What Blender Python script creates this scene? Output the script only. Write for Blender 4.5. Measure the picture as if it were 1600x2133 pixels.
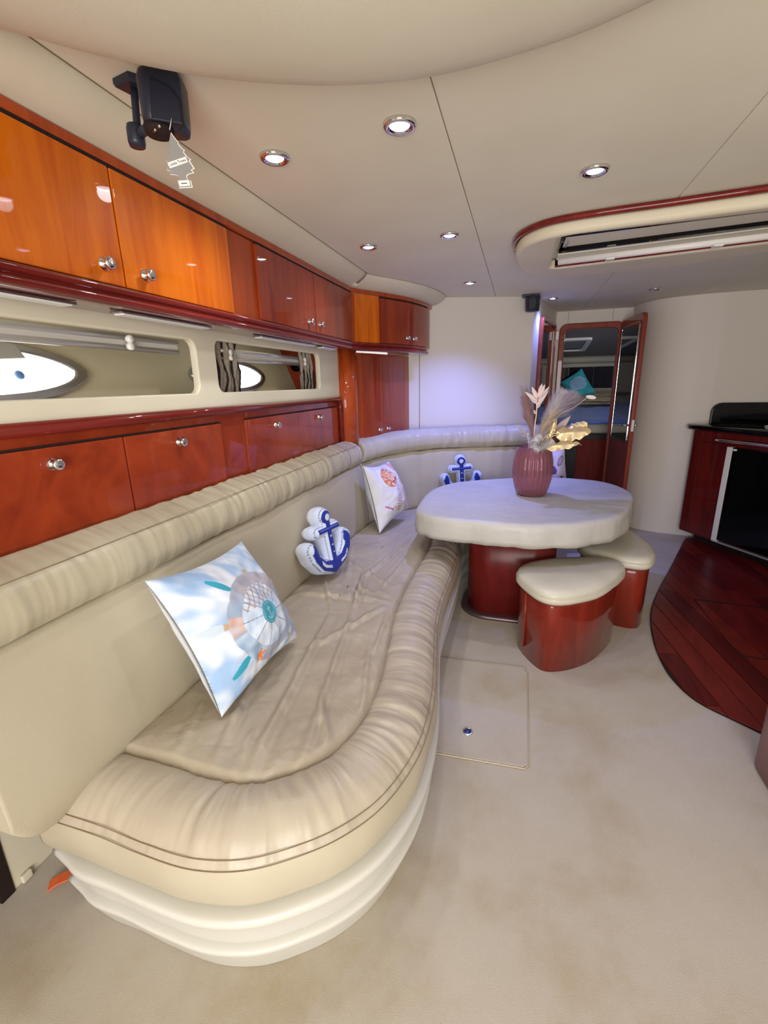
import bpy, bmesh, math, random
from mathutils import Vector, Matrix, noise
random.seed(7)
for o in list(bpy.data.objects): bpy.data.objects.remove(o)
sc = bpy.context.scene
COL = sc.collection
PI = math.pi
R = math.radians
# ------------------------------------------------------------------ camera
CH = 1.4                                   # camera height
yaw, pit, rol = R(16.5), R(15.63), R(-1.3)
fw = Vector((-math.sin(yaw)*math.cos(pit), math.cos(yaw)*math.cos(pit), -math.sin(pit)))
rt = Vector((math.cos(yaw), math.sin(yaw), 0)); up = rt.cross(fw)
r2 = rt*math.cos(rol)+up*math.sin(rol); u2 = up*math.cos(rol)-rt*math.sin(rol)
cam = bpy.data.cameras.new('camera'); camo = bpy.data.objects.new('camera', cam); COL.objects.link(camo)
cam.sensor_fit = 'HORIZONTAL'; cam.sensor_width = 36; cam.lens = 36*950/1600; cam.clip_start = .02
camo.matrix_world = Matrix(((r2.x, u2.x, -fw.x, 0), (r2.y, u2.y, -fw.y, 0), (r2.z, u2.z, -fw.z, CH), (0, 0, 0, 1)))
sc.camera = camo
# ------------------------------------------------------------------ daylight and exposure
w = bpy.data.worlds.new('daylight'); sc.world = w; w.use_nodes = True
w.node_tree.nodes['Background'].inputs[0].default_value = (1.0, .985, .96, 1)
w.node_tree.nodes['Background'].inputs[1].default_value = 1.0
def area(name, loc, rot, sx, sy, power, col=(1, 1, 1)):
    l = bpy.data.lights.new(name, 'AREA'); l.shape = 'RECTANGLE'; l.size = sx; l.size_y = sy; l.energy = power; l.color = col
    o = bpy.data.objects.new(name, l); COL.objects.link(o); o.location = loc; o.rotation_euler = rot
    return o
# daylight falling in through the open companionway door behind the camera
area('companionway_daylight', (.35, -1.68, 1.05), (R(98), 0, R(0)), 1.5, 1.6, 84, (1, .985, .96))
sc.view_settings.view_transform = 'Standard'; sc.view_settings.look = 'None'
sc.view_settings.exposure = 0.06; sc.view_settings.gamma = 1; sc.view_settings.use_curve_mapping = False
# ------------------------------------------------------------------ helpers
def lin(c): return c/12.92 if c <= .04045 else ((c+.055)/1.055)**2.4
def rgb(r, g, b): return (lin(r/255), lin(g/255), lin(b/255), 1)
def tag(o, label=None, cat=None, group=None, kind=None):
    if label: o['label'] = label
    if cat: o['category'] = cat
    if group: o['group'] = group
    if kind: o['kind'] = kind
    return o
def put(name, me, mat=None, parent=None, smooth=None):
    o = bpy.data.objects.new(name, me); COL.objects.link(o)
    if mat: me.materials.clear(); me.materials.append(mat)
    if smooth is not None: me.polygons.foreach_set('use_smooth', [smooth]*len(me.polygons))
    if parent:
        o.parent = parent; o.matrix_parent_inverse = parent.matrix_world.inverted() if parent.type != 'EMPTY' else Matrix.Translation(-parent.location)
    return o
def thing(name, label, cat, loc=(0, 0, 0), group=None):
    o = bpy.data.objects.new(name, None); COL.objects.link(o); o.location = loc; o.empty_display_size = .05
    return tag(o, label, cat, group)
def mesh(verts, faces, uvs=None):
    me = bpy.data.meshes.new('m'); me.from_pydata([tuple(v) for v in verts], [], faces)
    if uvs:
        ul = me.uv_layers.new(name='UVMap'); buf = []
        for p in me.polygons:
            for vi in p.vertices: buf += uvs[vi]
        ul.data.foreach_set('uv', buf)
    me.update(); return me
def box(name, lo, hi, mat, parent=None, bev=.004, seg=2, rot=None, pivot=None):
    bm = bmesh.new(); bmesh.ops.create_cube(bm, size=1)
    for v in bm.verts: v.co = Vector([lo[i]+(v.co[i]+.5)*(hi[i]-lo[i]) for i in range(3)])
    if bev: bmesh.ops.bevel(bm, geom=bm.edges[:], offset=bev, segments=seg, profile=.6, affect='EDGES')
    if rot is not None:
        p = Vector(pivot if pivot else [(lo[i]+hi[i])/2 for i in range(3)])
        bmesh.ops.transform(bm, matrix=Matrix.Translation(p) @ rot @ Matrix.Translation(-p), verts=bm.verts[:])
    me = bpy.data.meshes.new(name); bm.to_mesh(me); bm.free()
    return put(name, me, mat, parent)
def catmull(pts, n, closed=False):
    P = [Vector(p) for p in pts]; m = len(P); out = []
    segs = m if closed else m-1
    for i in range(segs):
        if closed: a, b, c, d = P[(i-1) % m], P[i], P[(i+1) % m], P[(i+2) % m]
        else: a, b, c, d = P[max(i-1, 0)], P[i], P[i+1], P[min(i+2, m-1)]
        for k in range(n):
            t = k/n
            out.append(.5*((2*b)+(c-a)*t+(2*a-5*b+4*c-d)*t*t+(3*b-a-3*c+d)*t**3))
    if not closed: out.append(P[-1].copy())
    return out
def resample(pts, n, closed=False):
    P = [Vector(p) for p in pts]
    if closed: P = P+[P[0]]
    L = [0]
    for i in range(1, len(P)): L.append(L[-1]+(P[i]-P[i-1]).length)
    out = []; j = 0; cnt = n if closed else n-1
    for k in range(n):
        s = L[-1]*k/cnt
        while j < len(L)-2 and L[j+1] < s: j += 1
        d = L[j+1]-L[j]; t = 0 if d == 0 else (s-L[j])/d
        out.append(P[j].lerp(P[j+1], min(max(t, 0), 1)))
    return out
def normals2(P, closed=False):
    n = len(P); out = []
    for i in range(n):
        a = P[(i-1) % n] if closed else P[max(i-1, 0)]
        b = P[(i+1) % n] if closed else P[min(i+1, n-1)]
        d = (b-a); d = Vector((d.x, d.y)); d.normalize(); out.append(Vector((d.y, -d.x)))
    return out
def sweep(name, path, prof, mat, parent=None, caps=True, smooth=True, disp=None, zoff=None, closed_prof=False):
    """prof = (offset to the right of the travel direction, height) pairs, carried along a plan path"""
    P = [Vector((p[0], p[1])) for p in path]; N = normals2(P); V = []; UV = []; F = []
    m = len(prof); s = 0
    pl = [0]
    for j in range(1, m): pl.append(pl[-1]+math.hypot(prof[j][0]-prof[j-1][0], prof[j][1]-prof[j-1][1]))
    for i, p in enumerate(P):
        if i: s += (p-P[i-1]).length
        for j, (o, z) in enumerate(prof):
            q = p+N[i]*o; V.append((q.x, q.y, z+(zoff[i] if zoff else 0))); UV.append((s, pl[j]))
    for i in range(len(P)-1):
        for j in range(m if closed_prof else m-1):
            a, b = i*m+j, i*m+(j+1) % m; F.append((a, b, b+m, a+m))
    if caps:
        F.append(tuple(range(m-1, -1, -1))); F.append(tuple(range((len(P)-1)*m, len(P)*m)))
    me = mesh(V, F, UV)
    if disp:
        me.update(); nn = [v.normal.copy() for v in me.vertices]
        for i, v in enumerate(me.vertices): v.co += nn[i]*disp(UV[i][0], UV[i][1], v.co)
    bm = bmesh.new(); bm.from_mesh(me); bmesh.ops.recalc_face_normals(bm, faces=bm.faces[:]); bm.to_mesh(me); bm.free()
    o = put(name, me, mat, parent, smooth)
    if caps and smooth:
        me.polygons[len(me.polygons)-1].use_smooth = False; me.polygons[len(me.polygons)-2].use_smooth = False
    return o
def smooth_prof(pts, n=5): return [(p.x, p.y) for p in catmull([Vector((a, b)) for a, b in pts], n)]
def prism(name, poly, prof, mat, parent=None, smooth=True, disp=None, top=()):
    """closed plan outline (counter-clockwise) carried up through (outward offset, z) rings and capped"""
    P = [Vector((p[0], p[1])) for p in poly]; N = normals2(P, True); n = len(P); V = []; F = []; UV = []
    for (o, z) in prof:
        s = 0
        for i in range(n):
            q = P[i]+N[i]*o; V.append((q.x, q.y, z)); UV.append((s, z)); s += (P[(i+1) % n]-P[i]).length
    if top:     # extra rings that shrink evenly towards the middle
        C_ = sum((Vector(v) for v in V[-n:]), Vector())/n; last = [Vector(v) for v in V[-n:]]
        for (f_, z) in top:
            for i in range(n):
                q = C_.lerp(last[i], f_); V.append((q.x, q.y, z)); UV.append((q.x, q.y))
    nr_ = len(prof)+len(top)
    for k in range(nr_-1):
        for i in range(n):
            a, b = k*n+i, k*n+(i+1) % n; F.append((a, b, b+n, a+n))
    F.append(tuple(range(n-1, -1, -1))); F.append(tuple(range((nr_-1)*n, nr_*n)))
    me = mesh(V, F, UV)
    if disp:
        nn = [v.normal.copy() for v in me.vertices]
        for i, v in enumerate(me.vertices): v.co += nn[i]*disp(UV[i][0], UV[i][1], v.co)
    return put(name, me, mat, parent, smooth)
def frame_axes(d):
    d = d.normalized(); a = Vector((0, 0, 1)) if abs(d.z) < .9 else Vector((1, 0, 0))
    x = d.cross(a).normalized(); return x, d.cross(x).normalized()
def tube_data(path, rad, n=10, V=None, F=None):
    V = [] if V is None else V; F = [] if F is None else F; b = len(V)
    P = [Vector(p) for p in path]; m = len(P)
    x = None
    for i, p in enumerate(P):
        d = (P[min(i+1, m-1)]-P[max(i-1, 0)]).normalized()
        if x is None: x, y = frame_axes(d)
        else:
            x = (x-d*x.dot(d)).normalized(); y = d.cross(x)
        r = rad(i/(m-1)) if callable(rad) else rad
        for k in range(n):
            a = 2*PI*k/n; V.append(p+(x*math.cos(a)+y*math.sin(a))*r)
    for i in range(m-1):
        for k in range(n):
            q = b+i*n+k; s = b+i*n+(k+1) % n; F.append((q, s, s+n, q+n))
    F.append(tuple(b+k for k in range(n-1, -1, -1))); F.append(tuple(b+(m-1)*n+k for k in range(n)))
    return V, F
def tube(name, path, rad, mat, parent=None, n=10):
    V, F = tube_data(path, rad, n); return put(name, mesh(V, F), mat, parent, True)
def lathe(name, prof, mat, loc=(0, 0, 0), axis=(0, 0, 1), n=28, parent=None, rfun=None, smooth=True):
    ax = Vector(axis).normalized(); x, y = frame_axes(ax); V = []; F = []; loc = Vector(loc); m = len(prof)
    for (r, z) in prof:
        for k in range(n):
            a = 2*PI*k/n; rr = r*(rfun(a, z) if rfun else 1)
            V.append(loc+(x*math.cos(a)+y*math.sin(a))*rr+ax*z)
    for i in range(m-1):
        for k in range(n):
            q = i*n+k; s = i*n+(k+1) % n; F.append((q, q+n, s+n, s))
    F.append(tuple(range(n))); F.append(tuple((m-1)*n+k for k in range(n-1, -1, -1)))
    me = mesh(V, F)
    bm = bmesh.new(); bm.from_mesh(me); bmesh.ops.recalc_face_normals(bm, faces=bm.faces[:]); bm.to_mesh(me); bm.free()
    o = put(name, me, mat, parent, smooth)
    return o
def blob(name, c, r, mat, parent=None, n=16, rot=None, disp=0, seed=0):
    bm = bmesh.new(); bmesh.ops.create_uvsphere(bm, u_segments=n, v_segments=max(6, n*2//3), radius=1)
    for v in bm.verts:
        q = Vector((v.co.x*r[0], v.co.y*r[1], v.co.z*r[2]))
        if disp: q *= 1+disp*noise.noise(v.co*2.3+Vector((seed, 0, 0)))
        v.co = (rot @ q if rot else q)+Vector(c)
    me = bpy.data.meshes.new(name); bm.to_mesh(me); bm.free(); return put(name, me, mat, parent, True)
def flatshape(name, loops, thick, mat, M, parent=None, bev=0, bres=2, smooth=False):
    """flat outline(s) in local XY (inner loops are holes), given thickness along local Z, placed by M"""
    cu = bpy.data.curves.new('c', 'CURVE'); cu.dimensions = '2D'; cu.fill_mode = 'BOTH'
    cu.extrude = max(thick/2-bev, 0); cu.bevel_depth = bev; cu.bevel_resolution = bres; cu.offset = -bev
    for lp in loops:
        sp = cu.splines.new('POLY'); sp.points.add(len(lp)-1); sp.use_cyclic_u = True
        for i, p in enumerate(lp): sp.points[i].co = (p[0], p[1], 0, 1)
    t = bpy.data.objects.new('t', cu); COL.objects.link(t)
    dg = bpy.context.evaluated_depsgraph_get(); dg.update()
    me = bpy.data.meshes.new_from_object(t.evaluated_get(dg)); bpy.data.objects.remove(t); bpy.data.curves.remove(cu)
    me.transform(M); me.update()
    return put(name, me, mat, parent, smooth)
def textmesh(name, s, size, mat, M, parent=None, ext=.0003):
    cu = bpy.data.curves.new('c', 'FONT'); cu.body = s; cu.size = size; cu.align_x = 'CENTER'; cu.align_y = 'CENTER'; cu.extrude = ext; cu.resolution_u = 2
    t = bpy.data.objects.new('t', cu); COL.objects.link(t)
    dg = bpy.context.evaluated_depsgraph_get(); dg.update()
    me = bpy.data.meshes.new_from_object(t.evaluated_get(dg)); bpy.data.objects.remove(t); bpy.data.curves.remove(cu)
    me.transform(M); return put(name, me, mat, parent)
def rrect(x0, y0, x1, y1, r, n=6):
    out = []
    for cx, cy, a0 in ((x1-r, y0+r, -90), (x1-r, y1-r, 0), (x0+r, y1-r, 90), (x0+r, y0+r, 180)):
        for k in range(n+1):
            a = R(a0+90*k/n); out.append((cx+r*math.cos(a), cy+r*math.sin(a)))
    return out
def basis(o, x, y, z=None):
    x = Vector(x).normalized(); y = Vector(y); y = (y-x*y.dot(x)).normalized(); z = x.cross(y); o = Vector(o)
    return Matrix(((x.x, y.x, z.x, o.x), (x.y, y.y, z.y, o.y), (x.z, y.z, z.z, o.z), (0, 0, 0, 1)))
def nz(x, y, z=0): return noise.noise(Vector((x, y, z)))
# ------------------------------------------------------------------ materials
def mat(name, col, rough=.5, metal=0, spec=.5, coat=0, coat_r=.05, emit=None, es=0, trans=0, ior=1.45, sheen=0):
    m = bpy.data.materials.new(name); m.use_nodes = True; b = m.node_tree.nodes['Principled BSDF']
    b.inputs['Base Color'].default_value = col; b.inputs['Roughness'].default_value = rough; b.inputs['Metallic'].default_value = metal
    b.inputs['Specular IOR Level'].default_value = spec; b.inputs['Coat Weight'].default_value = coat; b.inputs['Coat Roughness'].default_value = coat_r
    b.inputs['Transmission Weight'].default_value = trans; b.inputs['IOR'].default_value = ior; b.inputs['Sheen Weight'].default_value = sheen
    if emit: b.inputs['Emission Color'].default_value = emit; b.inputs['Emission Strength'].default_value = es
    return m
def N(m, t, **kw):
    n = m.node_tree.nodes.new(t)
    for k, v in kw.items():
        if hasattr(n, k) and k not in n.inputs: setattr(n, k, v)
        else: n.inputs[k].default_value = v
    return n
def L(m, a, b): m.node_tree.links.new(a, b)
def B(m): return m.node_tree.nodes['Principled BSDF']
def mapped(m, coord, scale, rot=(0, 0, 0)):
    tc = N(m, 'ShaderNodeTexCoord'); mp = N(m, 'ShaderNodeMapping'); mp.inputs['Scale'].default_value = scale; mp.inputs['Rotation'].default_value = rot
    L(m, tc.outputs[coord], mp.inputs['Vector']); return mp.outputs[0]
def bump(m, height, strength, dist=.01, prev=None):
    b = N(m, 'ShaderNodeBump'); b.inputs['Strength'].default_value = strength; b.inputs['Distance'].default_value = dist
    L(m, height, b.inputs['Height'])
    if prev: L(m, prev, b.inputs['Normal'])
    return b.outputs[0]
def ramp(m, fac, stops):
    r = N(m, 'ShaderNodeValToRGB'); e = r.color_ramp.elements
    while len(e) < len(stops): e.new(.5)
    for i, (p, c) in enumerate(stops): e[i].position = p; e[i].color = c
    L(m, fac, r.inputs[0]); return r.outputs[0]
def leather(name, col, col2, rough=.42, wr=0, wscale=(26, 3.2, 1), grain=.12, coord='UV', spec=.45, big=.0):
    m = mat(name, col, rough, spec=spec)
    n1 = N(m, 'ShaderNodeTexNoise', Scale=3.5, Detail=4); L(m, mapped(m, 'Object', (1, 1, 1)), n1.inputs['Vector'])
    L(m, ramp(m, n1.outputs[0], [(.3, col2), (.7, col)]), B(m).inputs['Base Color'])
    v = N(m, 'ShaderNodeTexVoronoi', Scale=420); L(m, mapped(m, 'Object', (1, 1, 1)), v.inputs['Vector'])
    nb = bump(m, v.outputs['Distance'], grain, .0015)
    if big:
        n3 = N(m, 'ShaderNodeTexNoise', Scale=9, Detail=3, Distortion=.6); L(m, mapped(m, 'Object', (1, 1, 1)), n3.inputs['Vector'])
        nb = bump(m, n3.outputs[0], big, .03, nb)
    if wr:
        n2 = N(m, 'ShaderNodeTexNoise', Scale=1, Detail=2, Roughness=.45, Distortion=.3); L(m, mapped(m, coord, wscale), n2.inputs['Vector'])
        nb = bump(m, n2.outputs[0], wr, .02, nb)
    L(m, nb, B(m).inputs['Normal']); return m
def wood(name, c1, c2, scale=(1, 1, 1), rough=.12, coat=1, wave=1.0, rot=(0, 0, 0)):
    m = mat(name, c1, .4, spec=.15, coat=coat, coat_r=.03); B(m).inputs['Coat IOR'].default_value = 1.33
    vec = mapped(m, 'Object', scale, rot)
    n1 = N(m, 'ShaderNodeTexNoise', Scale=1, Detail=6, Roughness=.6, Distortion=1.2*wave); L(m, vec, n1.inputs['Vector'])
    L(m, ramp(m, n1.outputs[0], [(.32, c2), (.62, c1)]), B(m).inputs['Base Color'])
    return m
# grain runs upright on the cabinets (fine across Y, long along Z)
UPR = (14, 14, 1.6); LEN = (14, 1.3, 14)
M_door1 = wood('cherry_doors_lit', rgb(212, 108, 14), rgb(184, 78, 8), UPR)  # orange cast of the light on the cherry put into its colour
M_door2 = wood('cherry_doors_less_lit', rgb(156, 62, 30), rgb(124, 42, 22), UPR)  # same cherry, its less lit, redder look put into the colour
M_door3 = wood('cherry_low_doors', rgb(154, 60, 30), rgb(128, 44, 23), (3.5, 5, 4))
M_stile = wood('cherry_stile', rgb(172, 74, 28), rgb(148, 56, 20), UPR)
M_rail = wood('cherry_moulding', rgb(122, 34, 26), rgb(98, 24, 20), LEN)
M_stool = wood('cherry_stool', rgb(138, 46, 30), rgb(112, 32, 22), (10, 10, 1.4))
M_ped = wood('cherry_pedestal', rgb(118, 32, 28), rgb(96, 24, 22), (10, 10, 1.4), coat=.5); B(M_ped).inputs['Coat Roughness'].default_value = .22
M_dark = wood('cherry_galley', rgb(104, 26, 20), rgb(78, 16, 14), (10, 10, 1.4))
M_frame = wood('cherry_doorframe', rgb(146, 66, 50), rgb(126, 52, 40), (6, 6, 2))
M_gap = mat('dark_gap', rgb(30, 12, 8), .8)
M_sofa = leather('sofa_leather', rgb(190, 180, 158), rgb(182, 171, 148), .40)
M_ruch = leather('sofa_leather_gathered', rgb(190, 178, 160), rgb(178, 165, 146), .36, wr=.7, wscale=(15, 2.4, 1))
M_roll = leather('sofa_roll_leather', rgb(190, 181, 158), rgb(179, 168, 144), .38, wr=.7, wscale=(13, 2.2, 1))
M_seat = leather('seat_slip_leather', rgb(182, 170, 150), rgb(170, 156, 137), .40, big=.25)
M_base = mat('vinyl_base', rgb(208, 205, 196), .26, spec=.5)
M_ceil = leather('headliner', rgb(229, 224, 205), rgb(223, 217, 197), .6, grain=.05, spec=.25)
M_cove = leather('cove_vinyl', rgb(220, 212, 190), rgb(214, 204, 180), .5, grain=.04, spec=.3)
M_wallc = leather('window_wall_vinyl', rgb(222, 214, 192), rgb(216, 208, 186), .5, grain=.04, spec=.3)
M_wall = mat('pale_bulkhead', rgb(218, 210, 200), .45, spec=.35)
M_hull = mat('hull_liner', rgb(214, 204, 176), .6)
M_cover = leather('table_cover_vinyl', rgb(196, 192, 184), rgb(186, 182, 172), .40, grain=.03, big=.2)
M_stcush = leather('stool_leather', rgb(216, 210, 192), rgb(206, 200, 180), .34, grain=.05, big=.06)
M_chrome = mat('chrome', rgb(225, 225, 230), .08, metal=1)
M_steel = mat('brushed_steel', rgb(200, 200, 205), .25, metal=1)
M_black = mat('black_plastic', rgb(38, 42, 56), .38, spec=.5)
M_blackg = mat('black_gloss', rgb(5, 5, 6), .06, spec=.25)
M_white = mat('white_plastic', rgb(232, 230, 226), .35)
M_mirror = mat('mirror_glass', rgb(190, 190, 195), .02, metal=1)
M_red = mat('red_trim', rgb(120, 26, 20), .2, coat=1)
M_stitch = mat('stitching', rgb(136, 116, 88), .8)
M_led_w = mat('led_white', (1, 1, 1, 1), .3, emit=(.86, .92, 1, 1), es=14)
M_led_b = mat('led_blue', (1, 1, 1, 1), .3, emit=(.55, .65, 1, 1), es=14)
M_led_off = mat('led_off', rgb(220, 215, 205), .3)
M_pane = mat('porthole_daylight', (1, 1, 1, 1), .1, emit=(.95, .98, 1, 1), es=3.2)
# carpet
M_carpet = mat('carpet', rgb(196, 178, 148), .95, spec=.1, sheen=.3)
n1 = N(M_carpet, 'ShaderNodeTexNoise', Scale=2.2, Detail=5, Roughness=.62); L(M_carpet, mapped(M_carpet, 'Object', (1, 1, 1)), n1.inputs['Vector'])
n2 = N(M_carpet, "ShaderNodeTexNoise", Scale=520, Detail=3); L(M_carpet, mapped(M_carpet, 'Object', (1, 1, 1)), n2.inputs['Vector'])
mx = N(M_carpet, 'ShaderNodeMix', data_type='RGBA', blend_type='MULTIPLY'); mx.inputs[0].default_value = .35
L(M_carpet, ramp(M_carpet, n1.outputs[0], [(.30, rgb(176, 160, 134)), (.5, rgb(192, 181, 166)), (.8, rgb(198, 189, 177))]), mx.inputs[6])
L(M_carpet, ramp(M_carpet, n2.outputs[0], [(.3, (.55, .55, .55, 1)), (.7, (1, 1, 1, 1))]), mx.inputs[7])
L(M_carpet, mx.outputs[2], B(M_carpet).inputs['Base Color'])
L(M_carpet, bump(M_carpet, n2.outputs[0], .45, .003), B(M_carpet).inputs['Normal'])
def vcol(name, rough=.7, spec=.2, fold=.25, fscale=7):
    m = mat(name, (1, 1, 1, 1), rough, spec=spec, sheen=.1)
    a = N(m, 'ShaderNodeAttribute'); a.attribute_name = 'Col'; L(m, a.outputs['Color'], B(m).inputs['Base Color'])
    n = N(m, 'ShaderNodeTexNoise', Scale=fscale, Detail=3, Distortion=.8); L(m, mapped(m, 'Object', (1, 1, 1)), n.inputs['Vector'])
    L(m, bump(m, n.outputs[0], fold, .03), B(m).inputs['Normal']); return m
M_print = vcol('printed_fabric')
M_plush = vcol('printed_plush', fold=.1)
# ================================================================== SETTING
S = 'structure'
# floor (carpet)
fl = box('floor', (-1.6, -1.75, -.05), (3.0, 5.2, 0), M_carpet, None, 0); tag(fl, 'cream cut-pile carpet with faint stains across the cabin floor', 'floor', kind=S)
# carpeted hatch in the floor: a slightly proud panel with a bound edge
ht = thing('floor_hatch', 'rectangular carpeted floor hatch with small round chrome latch beside the sofa', 'hatch', (-.1, 1.78, 0))
HP = [(-.42, 1.455), (.085, 1.47), (.105, 1.49), (.105, 2.085), (.09, 2.115), (-.42, 2.10)]
prism('hatch_panel', HP, [(0, 0), (0, .004), (-.006, .007)], M_carpet, ht, False)
M_edge = mat('carpet_binding', rgb(188, 174, 150), .95)
tube('bound_edge', [(-.40, 1.452, .004), (.09, 1.467, .004), (.108, 1.49, .004), (.108, 2.09, .004), (.09, 2.118, .004), (-.40, 2.103, .004)], .0035, M_edge, ht, 6)
la = lathe('latch', [(.0, .006), (.021, .006), (.022, .010), (.017, .012), (.016, .010), (0, .010)], M_chrome, (-.134, 1.60, 0), parent=ht, n=24)
lathe('latch_button', [(0, .008), (.0145, .010), (.013, .013), (0, .014)], mat('latch_blue', rgb(60, 70, 130), .2, metal=.6), (-.134, 1.60, 0), parent=la, n=20)
# ceiling : backing and four padded headliner panels with seams between them
ce = box('ceiling', (-1.6, -1.75, 2.085), (3.0, 5.2, 2.12), M_gap, None, 0); tag(ce, 'beige padded headliner ceiling in long panels with fine seams', 'ceiling', kind=S)
for x0, x1 in ((-1.25, -.231), (-.229, .527), (.529, 1.332), (1.334, 3.0)):
    box('headliner_panel', (x0, -1.7, 2.05), (x1, 5.18, 2.084), M_ceil, ce, .0035, 2)
# deep rounded soffit that drops from the ceiling above the camera
arc = catmull([Vector(p) for p in ((-1.12, .35), (-1.04, .72), (-.92, .88), (-.79, 1.0), (-.64, 1.10), (-.44, 1.185), (-.23, 1.225), (-.02, 1.21), (.15, 1.165), (.34, 1.06), (.55, .88), (.75, .6), (.9, .2))], 8)
cx, cy = -.15, .0
arc = [p*.945 for p in arc]
V = []; F = []; prof = [(1.0, 2.051), (.997, 2.040), (.990, 2.027), (.978, 2.012), (.958, 1.996), (.93, 1.981), (.89, 1.967), (.83, 1.954), (.75, 1.943), (.66, 1.936), (.55, 1.932), (.4, 1.93), (.2, 1.93)]
for (s, z) in prof:
    for p in arc: V.append((cx+(p.x-cx)*s, cy+(p.y-cy)*s, z))
n = len(arc)
for i in range(len(prof)-1):
    for k in range(n-1): a = i*n+k; F.append((a, a+1, a+1+n, a+n))
so = put('soffit', mesh(V, F), M_ceil, None, True); tag(so, 'big rounded beige soffit bulging from the ceiling above the sofa end', 'soffit', kind=S)
# ---- cabinet face line in plan: straight along the hull side, then the rounded corner unit
CAB = [Vector(p) for p in ((-1.05, -.6), (-1.05, .6), (-1.05, 1.6), (-1.05, 2.4), (-1.05, 2.86))]+catmull([Vector(p) for p in ((-1.05, 2.93), (-1.01, 3.02), (-.93, 3.145), (-.86, 3.27), (-.79, 3.42), (-.745, 3.58), (-.722, 3.72), (-.715, 3.86))], 6)
cov = smooth_prof([(-.02, 1.985), (.004, 1.986), (.035, 1.993), (.072, 2.009), (.102, 2.031), (.118, 2.052)], 6)+[(.10, 2.07), (-.05, 2.07)]
c = sweep('cove', CAB, cov, M_cove, None, smooth=True); c.name = 'trim_1'; tag(c, 'cream rounded cove running between the ceiling and the upper cabinets', 'trim', kind=S)
_nn = normals2(CAB)
tube('seam', [Vector((p.x+q.x*.1185, p.y+q.y*.1185, 2.0492)) for p, q in zip(CAB, _nn)], .0016, M_stitch, c, 5)
# ---- window wall on the hull side
WM = basis((-1.18, 0, 0), (0, 1, 0), (0, 0, 1))    # local x = Y, local y = Z, thickness along X
wl = flatshape('wall_left', [[(-.6, 1.31), (2.98, 1.31), (2.98, 1.66), (-.6, 1.66)], rrect(.35, 1.383, 1.525, 1.572, .035), rrect(1.645, 1.383, 2.645, 1.582, .035)], .03, M_wallc, WM, None, .006, 2, True)
tag(wl, 'cream padded side wall with two long rounded window openings', 'wall', kind=S)
# hull liner behind the openings, leaning outboard, with end bulkhead of cherry
V = [(-1.35, -.6, 1.30), (-1.35, 3.0, 1.30), (-1.50, 3.0, 1.68), (-1.50, -.6, 1.68)]
hu = put('wall_hull', mesh(V+[(v[0]-.03, v[1], v[2]) for v in V], [(0, 1, 2, 3), (7, 6, 5, 4), (0, 4, 5, 1), (1, 5, 6, 2), (2, 6, 7, 3), (3, 7, 4, 0)]), M_hull, None); tag(hu, 'beige hull liner seen through the side window openings', 'wall', kind=S)
o = box('trim_2', (-1.52, -.6, 1.66), (-1.16, 3.0, 1.68), M_wallc, None, 0); tag(o, 'cream head lining above the side window recess', 'trim', kind=S)
o = box('trim_3', (-1.40, -.6, 1.34), (-1.185, 3.0, 1.376), M_wallc, None, .003); tag(o, 'cream sill ledge inside the side window recess', 'trim', kind=S)
o = box('trim_4', (-1.50, 2.75, 1.37), (-1.19, 2.78, 1.66), M_door3, None, 0); tag(o, 'cherry end panel closing the side window recess', 'trim', kind=S)
# lower side panel and dark jamb behind the sofa end
o = box('wall_lower', (-1.40, .64, 0), (-1.34, 3.2, 1.2), M_wallc, None, .004); tag(o, 'cream lower side panel behind the near end of the sofa', 'wall', kind=S)
box('jamb_bumper', (-1.338, .655, .004), (-1.325, .685, .03), M_wallc, o, .006, 3)
o = box('door_1', (-1.44, .1, 0), (-1.345, .635, 1.28), M_dark, None, .004); tag(o, 'dark stained wood jamb at the lower left edge', 'door frame', kind=S)
box('jamb_strip', (-1.36, .60, 0), (-1.335, .637, 1.0), M_gap, o, .002)
# aft bulkhead with the open companionway, starboard and port sides behind the camera
AM = basis((0, -1.72, 0), (1, 0, 0), (0, 0, 1))
o = flatshape('wall_aft', [[(-1.6, 0), (3.0, 0), (3.0, 2.1), (-1.6, 2.1)], rrect(-.45, .25, 1.15, 2.03, .05)], .03, M_wall, AM, None); tag(o, 'pale aft bulkhead with the open companionway behind the viewer', 'wall', kind=S)
o = box('wall_starboard', (2.95, -1.7, 0), (3.0, 5.2, 2.1), M_wall, None, 0); tag(o, 'pale starboard side wall outside the view', 'wall', kind=S)
o = box('wall_port', (-1.6, -1.7, 0), (-1.52, 3.2, 2.1), M_wall, None, 0); tag(o, 'pale port side wall behind the lockers', 'wall', kind=S)
# ---- forward bulkheads
def wallstrip(name, pts, z0, z1, m, th=.03, label=None):
    o = sweep(name, pts, [(0, z0), (0, z1), (-th, z1), (-th, z0)], m, None, True, False, closed_prof=True)
    tag(o, label, 'wall', kind=S); return o
wb = wallstrip('wall_back', [(-1.05, 3.746), (-.80, 3.839), (.07, 4.162)], 0, 2.06, M_wall, label='pale vinyl forward wall behind the dining sofa with a fine vertical seam')
wc = wallstrip('wall_closet', [(.07, 4.162), (.085, 4.20), (.30, 5.15)], 0, 2.06, M_wall, label='short pale side wall carrying the mirrored closet door')
BM = basis((0, 5.165, 0), (1, 0, 0), (0, 0, 1))
wbk = flatshape('wall_bulkhead', [[(.25, 0), (1.1, 0), (1.1, 2.06), (.25, 2.06)], rrect(.385, .08, .875, 1.885, .05)], .03, M_wall, BM, None)
tag(wbk, 'pale bulkhead around the open doorway to the forward cabin', 'wall', kind=S)
M_seam = mat('seam_line', rgb(120, 108, 98), .8)  # darker tone of the thin strips along the panel joints
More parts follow.
